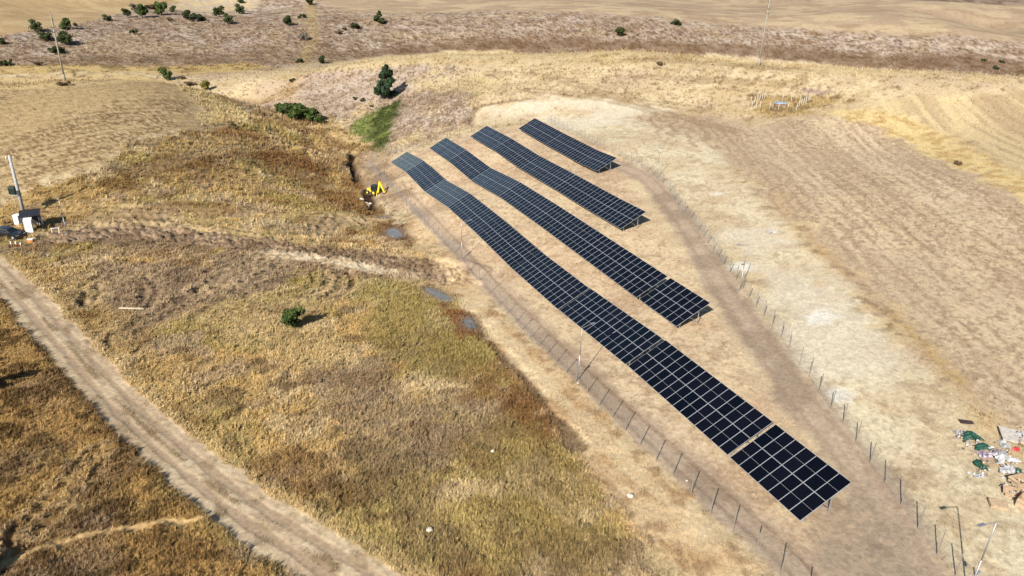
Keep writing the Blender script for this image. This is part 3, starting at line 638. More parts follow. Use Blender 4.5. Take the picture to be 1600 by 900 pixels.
for ri, (o_, S, Zr, LN) in enumerate(ROWS):
    segs = [(i, n) for i, n in enumerate(LN) if n]
    for kk, (i, n) in enumerate(segs):
        j = len(segs) - 1 - kk                          # counted from the camera end
        a = np.append(rowpt(o_, S[i]), Zr[i] + H); c = np.append(rowpt(o_, S[i + 1]), Zr[i + 1] + H)
        ex = Vector(c - a); LL = ex.length; ex.normalize()
        w = Vector((NV[0] * math.cos(TILT), NV[1] * math.cos(TILT), math.sin(TILT)))
        eyv = (w - ex * w.dot(ex)).normalized(); ez = ex.cross(eyv)
        fx = min(max((LL - .10) / (n * PITCHW - .016), 1.0), 1.04); width = (n * PITCHW - .016) * fx
        mid = Vector((a + c) / 2) + w * 2.29
        org = mid - ex * width / 2 - eyv * 2.29
        F = Matrix((ex, eyv, ez)).transposed().to_4x4(); F.translation = org
        base = Vector((mid.x, mid.y, gz(mid.x, mid.y)))
        if n == 7: lab = f"short seven-panel-wide dark solar table at the near end of {ROWNAME[ri]}"
        elif kk == 0: lab = f"dark solar table at the far end of {ROWNAME[ri]}"
        else: lab = f"dark solar table, {ORD[j]} from the near end of {ROWNAME[ri]}"
        t = thing('solar_table', lab, 'solar table', base, 0, 'solar tables in ' + ROWNAME[ri])
        T = Matrix.Translation(-base) @ F
        for q in range(n):
            for h in range(2):
                M = T @ Matrix.Translation((q * PITCHW * fx + rnd.uniform(-.002, .002), h * (PL + .016), rnd.uniform(-.004, .004))) @ Matrix.Diagonal((fx, 1, 1, 1)) @ Matrix.Rotation(rnd.uniform(-.003, .003), 4, 'X') @ Matrix.Rotation(rnd.uniform(-.003, .003), 4, 'Y')
                p = link('solar_panel', panel_me, t, M)
                link('panel_frame', frame_me, p)
        if True:
            beam_cache[n] = MB().box((width / 2, 0, -.045), (width + .1, .05, .085)).mesh('purlin', steel)
            beam_cache['r'] = MB().box((0, 2.29, -.135), (.06, 4.0, .09)).mesh('rafter', steel)
        for yy in (.5, 1.75, 2.85, 4.05): link('purlin', beam_cache[n], t, T @ Matrix.Translation((0, yy, 0)))
        ns = 5 if n == 14 else 3
        for q in range(ns):
            xx = .45 + (width - .9) * q / (ns - 1)
            link('rafter', beam_cache['r'], t, T @ Matrix.Translation((xx, 0, 0)))
            tops = []
            for yy in (.75, 3.35):
                tp = T @ Vector((xx, yy, -.17)); wpt = tp + base
                zb = gz(wpt.x, wpt.y) - .25 - base.z
                MB().box((tp.x, tp.y, (tp.z + zb) / 2), (.085, .06, tp.z - zb + .06), Matrix.Rotation(-RAZ, 3, 'Z') if False else None).build('leg', steel, t)
                tops.append((tp, zb))
            tp, zb = tops[1]
            foot = Vector((tp.x, tp.y, zb + .55)); tip = T @ Vector((xx, 1.9, -.18))
            MB().bar(foot, tip, .028, n=4).build('brace', steel, t)

# ------------------------------------------------------------------ wire fences
post_m = mat('weathered_post', (.20, .17, .135), .8, 0, .2, .2, 20)
wire = mat('fence_wire', (.34, .34, .36), .5, .5, .4, .1, 20)
post_me = MB().bar((0, 0, -.3), (0, 0, 2.0), .042, .040, 6).bar((0, 0, 2.0), (0, 0, 2.04), .05, .03, 6).mesh('fence_post', post_m)
def px_posts(pts, n): return [spot(*p) for p in smooth_line(pts, n)]
def resample(P, step):
    out = [P[0]]; acc = 0
    for a, c in zip(P[:-1], P[1:]):
        d = (c - a).length
        while acc + d >= step:
            t = (step - acc) / d; a = a.lerp(c, t); d = (c - a).length; acc = 0; out.append(a)
        acc += d
    return [Vector((p.x, p.y, gz(p.x, p.y))) for p in out]
def fence(P, label, height=1.85):
    t = thing('wire_fence', label, 'fence', P[len(P) // 2], 0, 'wire fences round the solar panels')
    b0 = P[len(P) // 2]; w = MB()
    for i, p in enumerate(P):
        q = link('fence_post', post_me, t); q.location = p - b0
        q.rotation_euler = (rnd.uniform(-.02, .02), rnd.uniform(-.02, .02), rnd.uniform(0, 3))
        if i + 1 == len(P): break
        a, c = p - b0, P[i + 1] - b0; up = Vector((0, 0, 1)); L = (c - a).length
        for hz in (.06, .95, height): w.bar(a + up * hz, c + up * hz, .004, n=3, caps=False)
        n = max(2, int(L / .21)); k = int(height / (L / n))
        for s_ in range(-k, n):
            for sg in (0, 1):
                e0, e1 = max(s_, 0), min(s_ + k, n)
                if e1 <= e0: continue
                h0, h1 = (e0 - s_) / k * height, (e1 - s_) / k * height
                if sg: h0, h1 = height - h0, height - h1
                w.bar(a.lerp(c, e0 / n) + up * (h0 + .05), a.lerp(c, e1 / n) + up * (h1 + .05), .0028, n=3, caps=False)
    o = w.build('wire_mesh', wire, t); o['kind'] = 'stuff'
    return t
near_bases = [(720,407),(733,424),(749,442),(764,459),(780,477),(792,490),(805,504),(816,515.5),(828,529),(841,541),(855,553),(869.5,566),(885,582.5),(900,597.5),(917.5,614),(936,634),(957,652.5),(977,672.5),(1000,695.5),(1025,720),(1051,744),(1079.5,774),(1110,804),(1144.5,832.5),(1180,868),(1219,899),(1262,940)]
upper = resample(px_posts([(574,262),(600,283),(640,327),(690,378),(720,407)], 6), 2.6)
fence(upper[:-1] + [spot(*p) for p in near_bases], 'wire fence on thin grey posts along the left of the solar panels')
fence(resample(px_posts([(574,262),(591,243),(620,238),(655,233),(686,223),(717,213),(749,203),(783,199),(818,194),(850,187)], 4), 3.2)[1:], 'pale wire fence behind the far ends of the solar rows')
rb = resample(px_posts([(850,187),(870,198),(900,213),(933,230),(959,241),(994,258),(1026,280)], 5), 2.6)
fence(rb[1:] + [spot(*p) for p in [(1035,286),(1046,300),(1053,311),(1059,322),(1069,331),(1079,342),(1091,360),(1099,370),(1106,381),(1114,392),(1122,402),(1130,414),(1140,426),(1150,437),(1160,452),(1170,466),(1181,480),(1193,495),(1206,511),(1220,529),(1232,547),(1249,571),(1264,589),(1279.5,614),(1298,640),(1317,662),(1337,691),(1359,724),(1382.5,755),(1408,789),(1434,826),(1464,867),(1493,900),(1528,940)]],
      'wire fence on thin grey posts along the right of the solar panels')

# ------------------------------------------------------------------ lamp posts
def lamp(px, py, hgt, armdir, label, armlen=1.0):
    p = spot(px, py)
    t = thing('lamp_post', label, 'lamp post', p, 0, 'lamp posts round the solar panels')
    MB().bar((0, 0, -.3), (0, 0, hgt * .5), .05, .045, 8).bar((0, 0, hgt * .5), (0, 0, hgt), .045, .032, 8).build('pole', steel, t, True)
    MB().box((0, 0, .06), (.34, .34, .12)).build('base_plate', concrete, t)
    d = Vector((armdir[0], armdir[1], 0)).normalized(); e = Vector((0, 0, hgt)) + d * armlen + Vector((0, 0, .16))
    MB().bar((0, 0, hgt - .03), e, .028, .025, 6).build('arm', steel, t)
    rot = d.to_track_quat('X', 'Z').to_matrix()
    hd = MB().box(e + d * .28 + Vector((0, 0, .03)), (.5, .2, .06), rot).build('lamp_head', steel, t)
    MB().box(e + d * .30 + Vector((0, 0, -.012)), (.36, .14, .012), rot).build('lens', white_paint, hd)
    MB().box((.1, 0, hgt * .33), (.12, .16, .24)).build('junction_box', steel, t)
inward = NV
lamp(902.6, 594.4, 5.8, NV * .8 + np.array((0, .2)), 'grey lamp post standing at the left fence beside the longest panel row')
lamp(1155.6, 453.9, 5.8, -NV, 'grey lamp post halfway along the right-hand wire fence')
lamp(1511, 931, 5.8, -NV, 'grey lamp post in the near right corner, its foot cut off')
lamp(1026, 279, 5.8, -NV, 'grey lamp post by the right fence near the rearmost row')
lamp(640.7, 327, 5.2, NV, 'thin grey lamp post by the yellow digger and the fence corner')
lamp(721, 407, 5.8, NV, 'grey lamp post on the left fence where the lane ends')
lamp(104.9, 367.8, 5.9, (-1, .1), 'thin white lamp post beside the white cabinets and black roof', .5)

# ------------------------------------------------------------------ power poles and lines
insul = mat('brown_insulator', (.12, .06, .04), .3, 0, .5, .2, 10)
def arm_and_pins(t, z, d, half, n=2):
    MB().box((0, 0, z), (half * 2, .12, .12), Matrix.Rotation(math.atan2(d[1], d[0]), 3, 'Z')).build('crossarm', dark_metal, t)
    out = []
    for s in ([-1, 1] if n == 2 else [-1, 0, 1]):
        q = Vector((d[0] * half * .92 * s, d[1] * half * .92 * s, z + .06))
        MB().bar(q, q + Vector((0, 0, .12)), .03, .03, 6).bar(q + Vector((0, 0, .12)), q + Vector((0, 0, .34)), .09, .05, 8).build('insulator', insul, t); out.append(q + Vector((0, 0, .36)))
    return out
p1, p2 = spot(101.3, 127), spot(1185.2, 102.8)
h1, h2 = hpx(p1, 96) * 1.04, hpx(p2, 101) * 1.04
ld3 = (p2 - p1).normalized(); ad = (-ld3.y, ld3.x)
tips = []
for p, h, lab in ((p1, h1, 'tall concrete power pole on the edge of the left stubble field'), (p2, h2, 'tall concrete power pole on the crest of the right-hand hill')):
    t = thing('power_pole', lab, 'power pole', p, 0, 'concrete power poles')
    MB().bar((0, 0, -.5), (0, 0, h), .26, .12, 10).build('pole', concrete, t, True)
    MB().bar((0, 0, -.3), (0, 0, h * .11), .42, .30, 8).build('base_collar', concrete, t, True)
    a = arm_and_pins(t, h * .80, ad, 1.0); c = arm_and_pins(t, h * .73, ad, 1.1)
    q = Vector((0, 0, h)); MB().bar(q, q + Vector((0, 0, .2)), .03, .03, 6).bar(q + Vector((0, 0, .2)), q + Vector((0, 0, .45)), .1, .05, 8).build('insulator', insul, t)
    MB().box((0, .14, h * .885), (.3, .12, h * .12)).build('stay_bracket', dark_metal, t)
    tips.append([p + x for x in (a[0], a[1], q + Vector((0, 0, .45)))])
wm = mat('aluminium_cable', (.3, .3, .3), .5, .5, .4, .1, 3)
for k, nm in enumerate(('thin cable slung between the power poles on the near side', 'thin cable slung between the power poles on the far side', 'thin topmost cable slung between the two power poles')):
    a, c = tips[0][k], tips[1][k]
    pts = [a.lerp(c, s) - Vector((0, 0, 3.2 * 4 * s * (1 - s))) for s in np.linspace(0, 1, 31)]
    tag(MB().path(pts, .012, 3).build('power_cable', wm), nm, 'cable', 'cables between the power poles')

pt = spot(38.2, 337)
ht = hpx(pt, 88) * 1.05
t = thing('transformer_pole', 'thick grey utility pole with a dark transformer beside the white cabinets', 'power pole', pt)
MB().bar((0, 0, -.5), (0, 0, ht), .30, .20, 10).build('pole', mat('pale_concrete_pole', (.33, .33, .34), .85, 0, .2, .2, 4), t, True)
MB().box((0, 0, ht - .25), (1.2, .12, .14), Matrix.Rotation(.5, 3, 'Z')).build('crossarm', steel, t)
for s in (-1, 0, 1):
    q = Vector((.52 * s * math.cos(.5), .52 * s * math.sin(.5) - .01, ht - .18 + (.2 if s == 0 else 0))); MB().bar(q, q + Vector((0, 0, .35)), .07, .05, 8).build('insulator', white_paint, t)
green_m = mat('dark_green_paint', (.03, .05, .035), .5, 0, .4, .3, 5)
tb = MB().box((-.85, -.1, ht * .43), (1.0, .75, 1.15)).box((-.85, -.1, ht * .43 + .62), (1.06, .8, .1)).build('transformer', green_m, t)
for k in range(5): MB().box((-1.25 + k * .2, -.52, ht * .43), (.05, .10, .9)).build('cooling_fin', dark_metal, tb)
for k in range(3): MB().bar((-1.15 + k * .3, -.1, ht * .43 + .66), (-1.15 + k * .3, -.1, ht * .43 + 1.05), .07, .04, 6).build('bushing', insul, tb)
MB().box((-.5, -.1, ht * .43 - .66), (1.5, .9, .12)).build('platform', steel, t)
MB().box((.2, -.25, ht * .40), (.4, .35, .8)).build('switch_box', dark_metal, t)

# white cabinets and the roofed switchgear beside the pole
def cabinet(px, py, w, d, h, rz, label):
    p = spot(px, py)
    t = thing('white_cabinet', label, 'cabinet', p, rz, 'white electrical cabinets by the pole')
    MB().box((0, 0, .09), (w + .06, d + .06, .22)).build('plinth', concrete, t)
    MB().box((0, 0, .2 + h / 2), (w, d, h)).build('body', white_paint, t)
    MB().box((0, 0, .2 + h + .03), (w + .12, d + .12, .06)).build('lid', white_paint, t)
    for s in (-1, 1):
        dr = MB().box((s * w * .245, -d / 2 - .012, .2 + h / 2), (w * .47, .02, h * .92)).build('door', white_paint, t)
        MB().box((s * .07, -d / 2 - .03, .2 + h * .52), (.03, .03, .16)).build('handle', dark_metal, dr)
cabinet(30.5, 351, 1.0, .9, 1.5, -.25, 'small white cabinet at the foot of the transformer pole')
cabinet(47.5, 363.5, 1.05, 1.5, 2.0, .5, 'tall white cabinet under the front edge of the black roof')
cabinet(65.5, 353, .45, .5, 1.3, .3, 'narrow white box standing behind the black roof shelter')
p = spot(52, 357)
t = thing('roofed_shelter', 'open shelter with a flat black sloping roof over white cabinets', 'shelter', p, .5)
for sx_ in (-1, 1):
    for sy in (-1, 1): MB().box((1.25 * sx_, 1.0 * sy, 1.1 + .2 * sy), (.09, .09, 2.6 + .4 * sy)).build('post', dark_metal, t)
MB().box((0, 0, 2.62), (2.9, 2.4, .12), Matrix.Rotation(.16, 3, 'X')).build('roof', black_paint, t)
MB().box((1.15, .2, 1.1), (.06, 1.9, 1.9)).build('side_panel', dark_metal, t)
MB().box((0, 1.02, 1.1), (2.4, .06, 1.9)).build('back_panel', dark_metal, t)
p = spot(88, 366)
t = thing('trestle', 'pale metal trestle standing beside the thin white lamp post', 'trestle', p, .3)
for sx_ in (-.5, .5):
    for sy in (-1, 1): MB().bar((sx_, sy * .35, -.05), (sx_, 0, 1.0), .03, n=5).build('leg', white_paint, t)
MB().bar((-.65, 0, 1.0), (.65, 0, 1.0), .035, n=5).build('top_bar', white_paint, t)

# black car parked by the cabinets
def car(px, py, rz):
    p = spot(px, py)
    t = thing('black_car', 'glossy black estate car parked at the left edge by the cabinets', 'car', p, rz)
    pm = bpy.data.materials.new('black_car_paint'); pm.use_nodes = True
    q = pm.node_tree.nodes['Principled BSDF']; q.inputs['Base Color'].default_value = (.012, .012, .014, 1); q.inputs['Roughness'].default_value = .22; q.inputs['Coat Weight'].default_value = .6
    gl = mat('car_glass', (.012, .014, .016), .06, 0, .6, .1, 3)
    chrome = mat('chrome_trim', (.7, .7, .72), .2, .9, .5, .05, 5)
    prof = [(-2.3,.35),(-2.32,.75),(-2.2,1.0),(1.0,1.02),(1.35,.98),(2.05,.86),(2.3,.68),(2.34,.36),(1.75,.3),(-1.8,.3)]
    m_ = MB(); secs = [(-.9, .94, .96), (-.86, 1, 1), (.86, 1, 1), (.9, .94, .96)]; n = len(prof); vs = []
    for y, sx_, sz in secs: vs += [(x * sx_, y, .3 + (z - .3) * sz) for x, z in prof]
    fs = [tuple(range(n)), tuple(range(4 * n - 1, 3 * n - 1, -1))]
    for k in range(3): fs += [(k * n + i, (k + 1) * n + i, (k + 1) * n + (i + 1) % n, k * n + (i + 1) % n) for i in range(n)]
    m_.add(vs, fs).build('body', pm, t)
    lo = [(-2.15, .98), (1.05, 1.0)]; 
    cab = MB().add([(-2.15,-.82,.985),(1.1,-.82,1.0),(.25,-.62,1.44),(-1.75,-.62,1.46),(-2.15,.82,.985),(1.1,.82,1.0),(.25,.62,1.44),(-1.75,.62,1.46)], [(0,1,2,3),(5,4,7,6),(1,5,6,2),(4,0,3,7)]).build('windows', gl, t)
    MB().prism([(-1.78,1.45),(.28,1.43),(.1,1.49),(-.8,1.52),(-1.6,1.5)], -.63, .63).build('roof', pm, t)
    for s in (-1, 1):
        MB().path([(-1.9, s * .80, 1.06), (-1.6, s * .66, 1.43), (.2, s * .66, 1.42), (1.0, s * .835, 1.03), (-1.95, s * .845, 1.03)], .018, 4).build('window_trim', chrome, t)
        MB().box((.85, s * .98, 1.02), (.16, .2, .13)).build('mirror', pm, t)
        MB().box((2.22, s * .62, .70), (.14, .36, .13)).build('headlight', alu, t)
        for x in (-1.4, 1.42):
            w_ = MB().bar((x, s * .70, .33), (x, s * .92, .33), .33, .33, 14).build('wheel', rubber, t)
            MB().bar((x, s * .915, .33), (x, s * .935, .33), .21, .19, 10).build('rim', alu, w_)
    for x in (-.45, .35):
        for s in (-1, 1): MB().box((x, s * .905, .82), (.2, .02, .03)).build('door_handle', chrome, t)
    MB().box((2.31, 0, .6), (.06, .9, .2)).build('grille', dark_metal, t)
car(17, 371, R(-14))
red_m = mat('red_plastic', (.5, .12, .08), .5, 0, .3, .2, 5)
for k, (x, y, hh) in enumerate([(18.5, 386, .9), (26, 385, .8), (33, 385, .75)]):
    t = thing('marker_post', 'short red and white marker post, %s of three beside the black car' % ('left', 'middle', 'right')[k], 'marker post', spot(x, y), 0, 'marker posts by the car')
    MB().bar((0, 0, -.1), (0, 0, hh * .55), .09, .09, 8).build('lower_band', red_m, t); MB().bar((0, 0, hh * .55), (0, 0, hh), .09, .08, 8).build('upper_band', white_paint, t)
t = thing('crate', 'orange crate with a white lid in front of the black car', 'crate', spot(48, 378), .3)
MB().box((0, 0, .22), (.7, .5, .5)).build('body', mat('orange_plastic', (.5, .2, .07), .5), t); MB().box((0, 0, .50), (.74, .54, .06)).build('lid', white_paint, t)

# ------------------------------------------------------------------ backhoe in the gully head
def tube_beam(a, c, w, h, name, m, par):
    a, c = Vector(a), Vector(c); rot = (c - a).to_track_quat('X', 'Z').to_matrix()
    return MB().box((a + c) / 2, ((c - a).length + h * .5, w, h), rot).build(name, m, par)
p = spot(588, 303)
t = thing('backhoe', 'yellow backhoe digger with raised bent arm at the gully head', 'digger', p, R(-28)); t.scale = (.82, .82, .82)
MB().prism([(-2.6,.7),(-2.7,1.25),(-1.3,1.4),(-.9,1.1),(.5,1.1),(.7,.7)], -.45, .45).build('body', yellow, t)
cb = MB().prism([(-1.25,1.1),(-1.15,2.55),(.2,2.55),(.45,1.1)], -.7, .7).build('cab', dark_metal, t)
gl = mat('cab_glass', (.015, .018, .02), .08, 0, .6, .1, 3)
for s in (-1, 1): MB().prism([(-1.05,1.3),(-.98,2.4),(.08,2.4),(.28,1.3)], s * .705 - .01, s * .705 + .01).build('side_window', gl, cb)
MB().add([(.215,-.6,2.45),(.215,.6,2.45),(.42,.6,1.35),(.42,-.6,1.35)], [(3,2,1,0)]).build('rear_window', gl, cb)
for x, r in ((-2.1, .5), (-.1, .72)):
    for s in (-1, 1):
        w_ = MB().bar((x, s * .62, r), (x, s * 1.05, r), r, r, 16).build('wheel', rubber, t); MB().bar((x, s * 1.04, r), (x, s * 1.07, r), r * .5, r * .45, 10).build('rim', yellow, w_)
tube_beam((.75, -.15, .9), (1.35, -.15, 3.6), .34, .42, 'boom', yellow, t)
dk = tube_beam((1.35, -.15, 3.65), (2.75, -.15, 1.15), .28, .36, 'dipper_arm', yellow, t)
tube_beam((.95, -.15, 2.2), (1.9, -.15, 2.9), .1, .12, 'hydraulic_ram', steel, t)
MB().prism([(2.6,1.2),(3.05,1.0),(3.1,.45),(2.6,.2),(2.35,.5)], -.5, .2).build('bucket', dark_metal, t)
tube_beam((-2.6, .6, .9), (-3.3, .6, .5), .15, .2, 'loader_arm', dark_metal, t); tube_beam((-2.6, -.6, .9), (-3.3, -.6, .5), .15, .2, 'loader_arm', dark_metal, t)
MB().prism([(-3.2,.1),(-3.2,.9),(-3.5,.85),(-3.95,.12)], -1.1, 1.1).build('front_bucket', dark_metal, t)
for s in (-1, 1):
    tube_beam((.7, s * .6, .9), (.95, s * 1.15, .1), .12, .14, 'stabiliser', yellow, t)

# ------------------------------------------------------------------ rocks, planks and rubbish
def rock_mesh(r, seed, flat=.6):
    q = random.Random(seed); m_ = MB(); vs, fs = [], []
    nl, ns = 4, 7
    vs.append((0, 0, r * flat))
    for a in range(1, nl):
        for k in range(ns):
            th, ph = math.pi * a / nl * .62, 2 * math.pi * k / ns
            rr = r * q.uniform(.8, 1.2); vs.append((rr * math.sin(th) * math.cos(ph) * 1.1, rr * math.sin(th) * math.sin(ph), rr * math.cos(th) * flat - (r * .12 if a == nl - 1 else 0)))
    for k in range(ns): fs.append((0, 1 + k, 1 + (k + 1) % ns))
    for a in range(nl - 2):
        for k in range(ns): i = 1 + a * ns; fs.append((i + k, i + ns + k, i + ns + (k + 1) % ns, i + (k + 1) % ns))
    return m_.add(vs, fs)
for px, py, r, lab in [(770,708,.17,'pale rock lying in the rough grass right of the dirt road'),(671,829,.22,'pale blocky stone in the rough grass at the bottom'),(985,777,.25,'flat cream slab where the rough grass meets the mown strip'),
                       (903,600,.12,'small white stone at the foot of the lamp by the left fence'),(1073,753,.11,'pale stone just outside the left fence')]:
    o = rock_mesh(r, px).build('rock', stone_m); o.location = spot(px, py) + Vector((0, 0, .12)); tag(o, lab, 'rock')
for k, (px, py, r, lab) in enumerate([(571, 308, 0.62, 'largest pale lump of broken concrete left of the yellow digger'), (565, 308, 0.45, 'flat grey lump of concrete at the left end of the rubble by the digger'), (574, 313, 0.5, 'pale lump of concrete lowest in the rubble by the digger'), (578, 308, 0.35, 'small pale lump of concrete closest to the yellow digger')]):
    o = rock_mesh(r, k + 50, .7).build('concrete_lump', stone_m); o.location = spot(px, py); tag(o, lab, 'rubble', 'lumps of concrete beside the digger')
p = spot(206, 486); q = spot(190, 487)
o = MB().box((0, 0, 0), (3.0, .32, .08), taper=.9).build('plank', mat('weathered_wood', (.5, .42, .28), .8, 0, .2, .3, 6)); o.location = p + Vector((0, 0, .25)); o.rotation_euler = (0, .03, R(4)); tag(o, 'long pale plank lying in the rough grass', 'plank')
cardb = mat('cardboard', (.36, .26, .17), .9, 0, .1, .2, 5); plast_w = mat('white_plastic_film', (.37, .36, .36), .5, 0, .3, .55, 3.2); net_g = mat('green_netting', (.016, .06, .042), .6, 0, .3, .6, 9)
purple = mat('violet_film', (.24, .19, .24), .5, 0, .3, .8, 4); grey_b = mat('grey_board', (.42, .38, .34), .8, 0, .2, .2, 4)
def crumple(px, py, w, d, h, m, seed, label, cat, name, group='rubbish by the right fence', n=9, rz=0.0):
    q = np.random.default_rng(seed); p = spot(px, py); vs, fs = [], []
    hm = q.random((n, n)); hm = (hm + np.roll(hm, 1, 0) * .6 + np.roll(hm, 1, 1) * .6) / 2.2
    for i in range(n):
        for j in range(n):
            u, v = i / (n - 1) * 2 - 1, j / (n - 1) * 2 - 1
            rr = math.hypot(u, v); env = max(0, 1 - rr * .72)
            f_ = (1 - .3 * max(0, rr - .75)) * (1 + .22 * math.sin(3 * math.atan2(v, u) + seed) + .15 * math.sin(7 * math.atan2(v, u) + seed * 2))
            x, y = u * w * .42 * f_ + q.normal() * .055 * w, v * d * .42 * f_ + q.normal() * .055 * d
            vs.append((x, y, h * hm[i, j] * 1.5 * env + .02))
    for i in range(n - 1):
        for j in range(n - 1): k = i * n + j; fs += [(k, k + n, k + n + 1), (k, k + n + 1, k + 1)]
    o = MB().add(vs, fs).build(name, m); o.location = p; o.rotation_euler = (0, 0, rz); return tag(o, label, cat, group)
crumple(1517,684,1.9,1.3,.6,net_g,3,'large heap of dark green netting at the left of the rubbish','netting','green_netting')
crumple(1535,700,1.5,1.1,.45,net_g,4,'smaller heap of green netting between the big heap and white film','netting','green_netting')
crumple(1531,728,.9,1.5,.45,net_g,5,'green netting bag with a white tail, nearest of the netting','netting','green_netting')
crumple(1497,677,.8,.7,.25,plast_w,6,'scrap of white film left of the large netting heap','plastic film','plastic_film')
crumple(1528,744,1.2,.6,.2,plast_w,7,'white film trailing from the nearest green netting','plastic film','plastic_film')
crumple(1540,712,1.5,1.0,.4,purple,8,'crumpled violet plastic film in the middle of the rubbish','plastic film','plastic_film')
crumple(1570,718,2.2,1.4,.6,plast_w,9,'big crumpled heap of white film in the middle of the rubbish','plastic film','plastic_film')
crumple(1562,711,1.0,.8,.55,purple,19,'violet and grey film bundled on top of the white heap','plastic film','plastic_film')
crumple(1577,736,1.8,1.2,.5,plast_w,10,'crumpled white film in front of the cardboard boxes','plastic film','plastic_film')
crumple(1572,695,1.1,1.8,.25,plast_w,11,'long white sheet of film beside the grey board','plastic film','plastic_film')
crumple(1596,680,1.6,.8,.25,plast_w,12,'white film lying on the large grey board','plastic film','plastic_film')
crumple(1587,704,.55,.45,.35,mat('red_film', (.45, .03, .04), .5), 13,'small crumpled red bag beside the grey board','bag','red_bag')
crumple(1570,734,.8,.5,.35,dark_metal,14,'torn piece of black plastic beside the white film','plastic','black_plastic')
crumple(1588,738,.8,.7,.4,net_g,15,'tuft of green netting on the white film near the boxes','netting','green_netting')
lt = MB(); q_ = random.Random(5)
for k in range(300):
    cx_, cy_, sp_ = q_.choice([(1540, 712, 26), (1568, 716, 22), (1580, 735, 18), (1520, 690, 18), (1535, 735, 14), (1590, 690, 16), (1500, 678, 8), (1580, 760, 20)])
    a, b2 = q_.gauss(cx_, sp_ * .45), q_.gauss(cy_, sp_ * .38)
    P_ = np.array(onray(a, b2, -34.4)); zz = gz(P_[0], P_[1]) + q_.uniform(.02, .3); L = q_.uniform(.05, .17); u = Vector((q_.gauss(0, 1), q_.gauss(0, 1), q_.gauss(0, .5))).normalized(); w = u.orthogonal().normalized(); c_ = Vector((P_[0], P_[1], zz))
    mi = q_.choice([0, 0, 0, 1, 2, 3, 4]); lt.add([c_ - u * L, c_ + w * L * .5, c_ + u * L * .8, c_ - w * L * .6], [(0, 1, 2, 3)], mi)
lo_ = lt.build('litter', [plast_w, net_g, purple, cardb, dark_metal]); lo_['kind'] = 'stuff'
def slab(px, py, w, d, h, m, rz, label, cat, name, tx=0.0, group='rubbish by the right fence', lift=.03):
    o = MB().box((0, 0, h / 2), (w, d, h)).build(name, m); o.location = spot(px, py) + Vector((0, 0, lift)); o.rotation_euler = (tx, .03, rz); return tag(o, label, cat, group)
slab(1510,660,1.05,.5,.08,mat('dark_brown_board', (.05, .03, .03), .7),R(-6),'small dark brown board lying above the green netting','board','board')
slab(1592,684,2.6,1.7,.10,grey_b,R(-18),'large grey board lying at the far side of the rubbish','board','board', .06)
slab(1578,731,1.3,.6,.05,cardb,R(-8),'flat cardboard sheet under the white film','cardboard','cardboard_sheet')
slab(1552,722,1.5,.8,.05,cardb,R(10),'flat cardboard sheet between the two green nettings','cardboard','cardboard_sheet')
def open_box(px, py, w, d, h, rz, label, tilt=0.0):
    t = thing('cardboard_box', label, 'cardboard box', spot(px, py), rz, 'rubbish by the right fence'); t.rotation_euler = (tilt, 0, rz)
    m_ = MB()
    m_.box((0, 0, .02), (w, d, .02)); m_.box((-w / 2, 0, h / 2), (.02, d, h)); m_.box((w / 2, 0, h / 2), (.02, d, h)); m_.box((0, -d / 2, h / 2), (w - .04, .02, h)); m_.box((0, d / 2, h / 2), (w - .04, .02, h))
    m_.build('body', cardb, t)
    for s in (-1, 1): MB().box((s * (w / 2 + h * .18), 0, h + .02), (h * .45, d * .96, .015), Matrix.Rotation(s * .35, 3, 'Y')).build('flap', cardb, t)
open_box(1592,756,1.2,.9,.5,R(20),'open cardboard box with raised flaps beside the white film')
open_box(1581,772,1.0,.8,.35,R(-25),'crushed cardboard box nearest the lone cardboard sheet', .3)
open_box(1601,790,1.1,.9,.6,R(40),'yellowish cardboard box cut by the right edge')
slab(1559,790,1.15,.72,.22,cardb,R(-14),'closed flat cardboard box lying alone on the straw','cardboard box','cardboard_box', .12)
crumple(1207,363,1.5,.9,.35,plast_w,21,'small white scrap of film beside the stubble field','plastic film','plastic_film', None)

# ------------------------------------------------------------------ fenced plot on the hill
wp = MB().box((0, 0, .7), (.13, .13, 1.8)).mesh('concrete_post', mat('pale_concrete', (.44, .39, .32), .9, 0, .2, .2, 5))
ring = [(1174.5,169),(1181.5,169),(1188,168.5),(1202,171),(1216,172.5),(1231,171.5),(1244,173),(1248,168),(1251.5,165.5),(1255,164),(1259,161),(1263,158.5),(1265.5,157),(1249.5,160),(1236,158),(1222.5,158),(1209.5,155),(1194,156),(1190.5,156.5),(1186.5,159),(1183,159.5),(1179,162),(1173,162)]
P = [spot(*q) for q in ring]
t = thing('plot_enclosure', 'ring of white concrete posts round a small plot on the hill', 'enclosure', P[0])
for q in P:
    o = link('concrete_post', wp, t); o.location = q - P[0]; o.rotation_euler = (rnd.uniform(-.05, .05), rnd.uniform(-.05, .05), rnd.uniform(0, 1))
t = thing('covered_trough', 'low covered trough with a blue and white top inside the post ring', 'trough', spot(1219, 166.5), .05)
MB().box((0, 0, .35), (2.6, 1.0, .7)).build('base', mat('brown_base', (.22, .13, .09), .9), t)
MB().prism([(-1.4,.7),(-1.1,1.05),(1.1,1.0),(1.4,.7)], -.65, .65).build('lid', mat('pale_blue_cover', (.24, .29, .34), .6, 0, .3, .4, 2), t)
MB().box((2.0, 0, .55), (1.3, .8, .08)).build('side_shelf', grey_b, t)

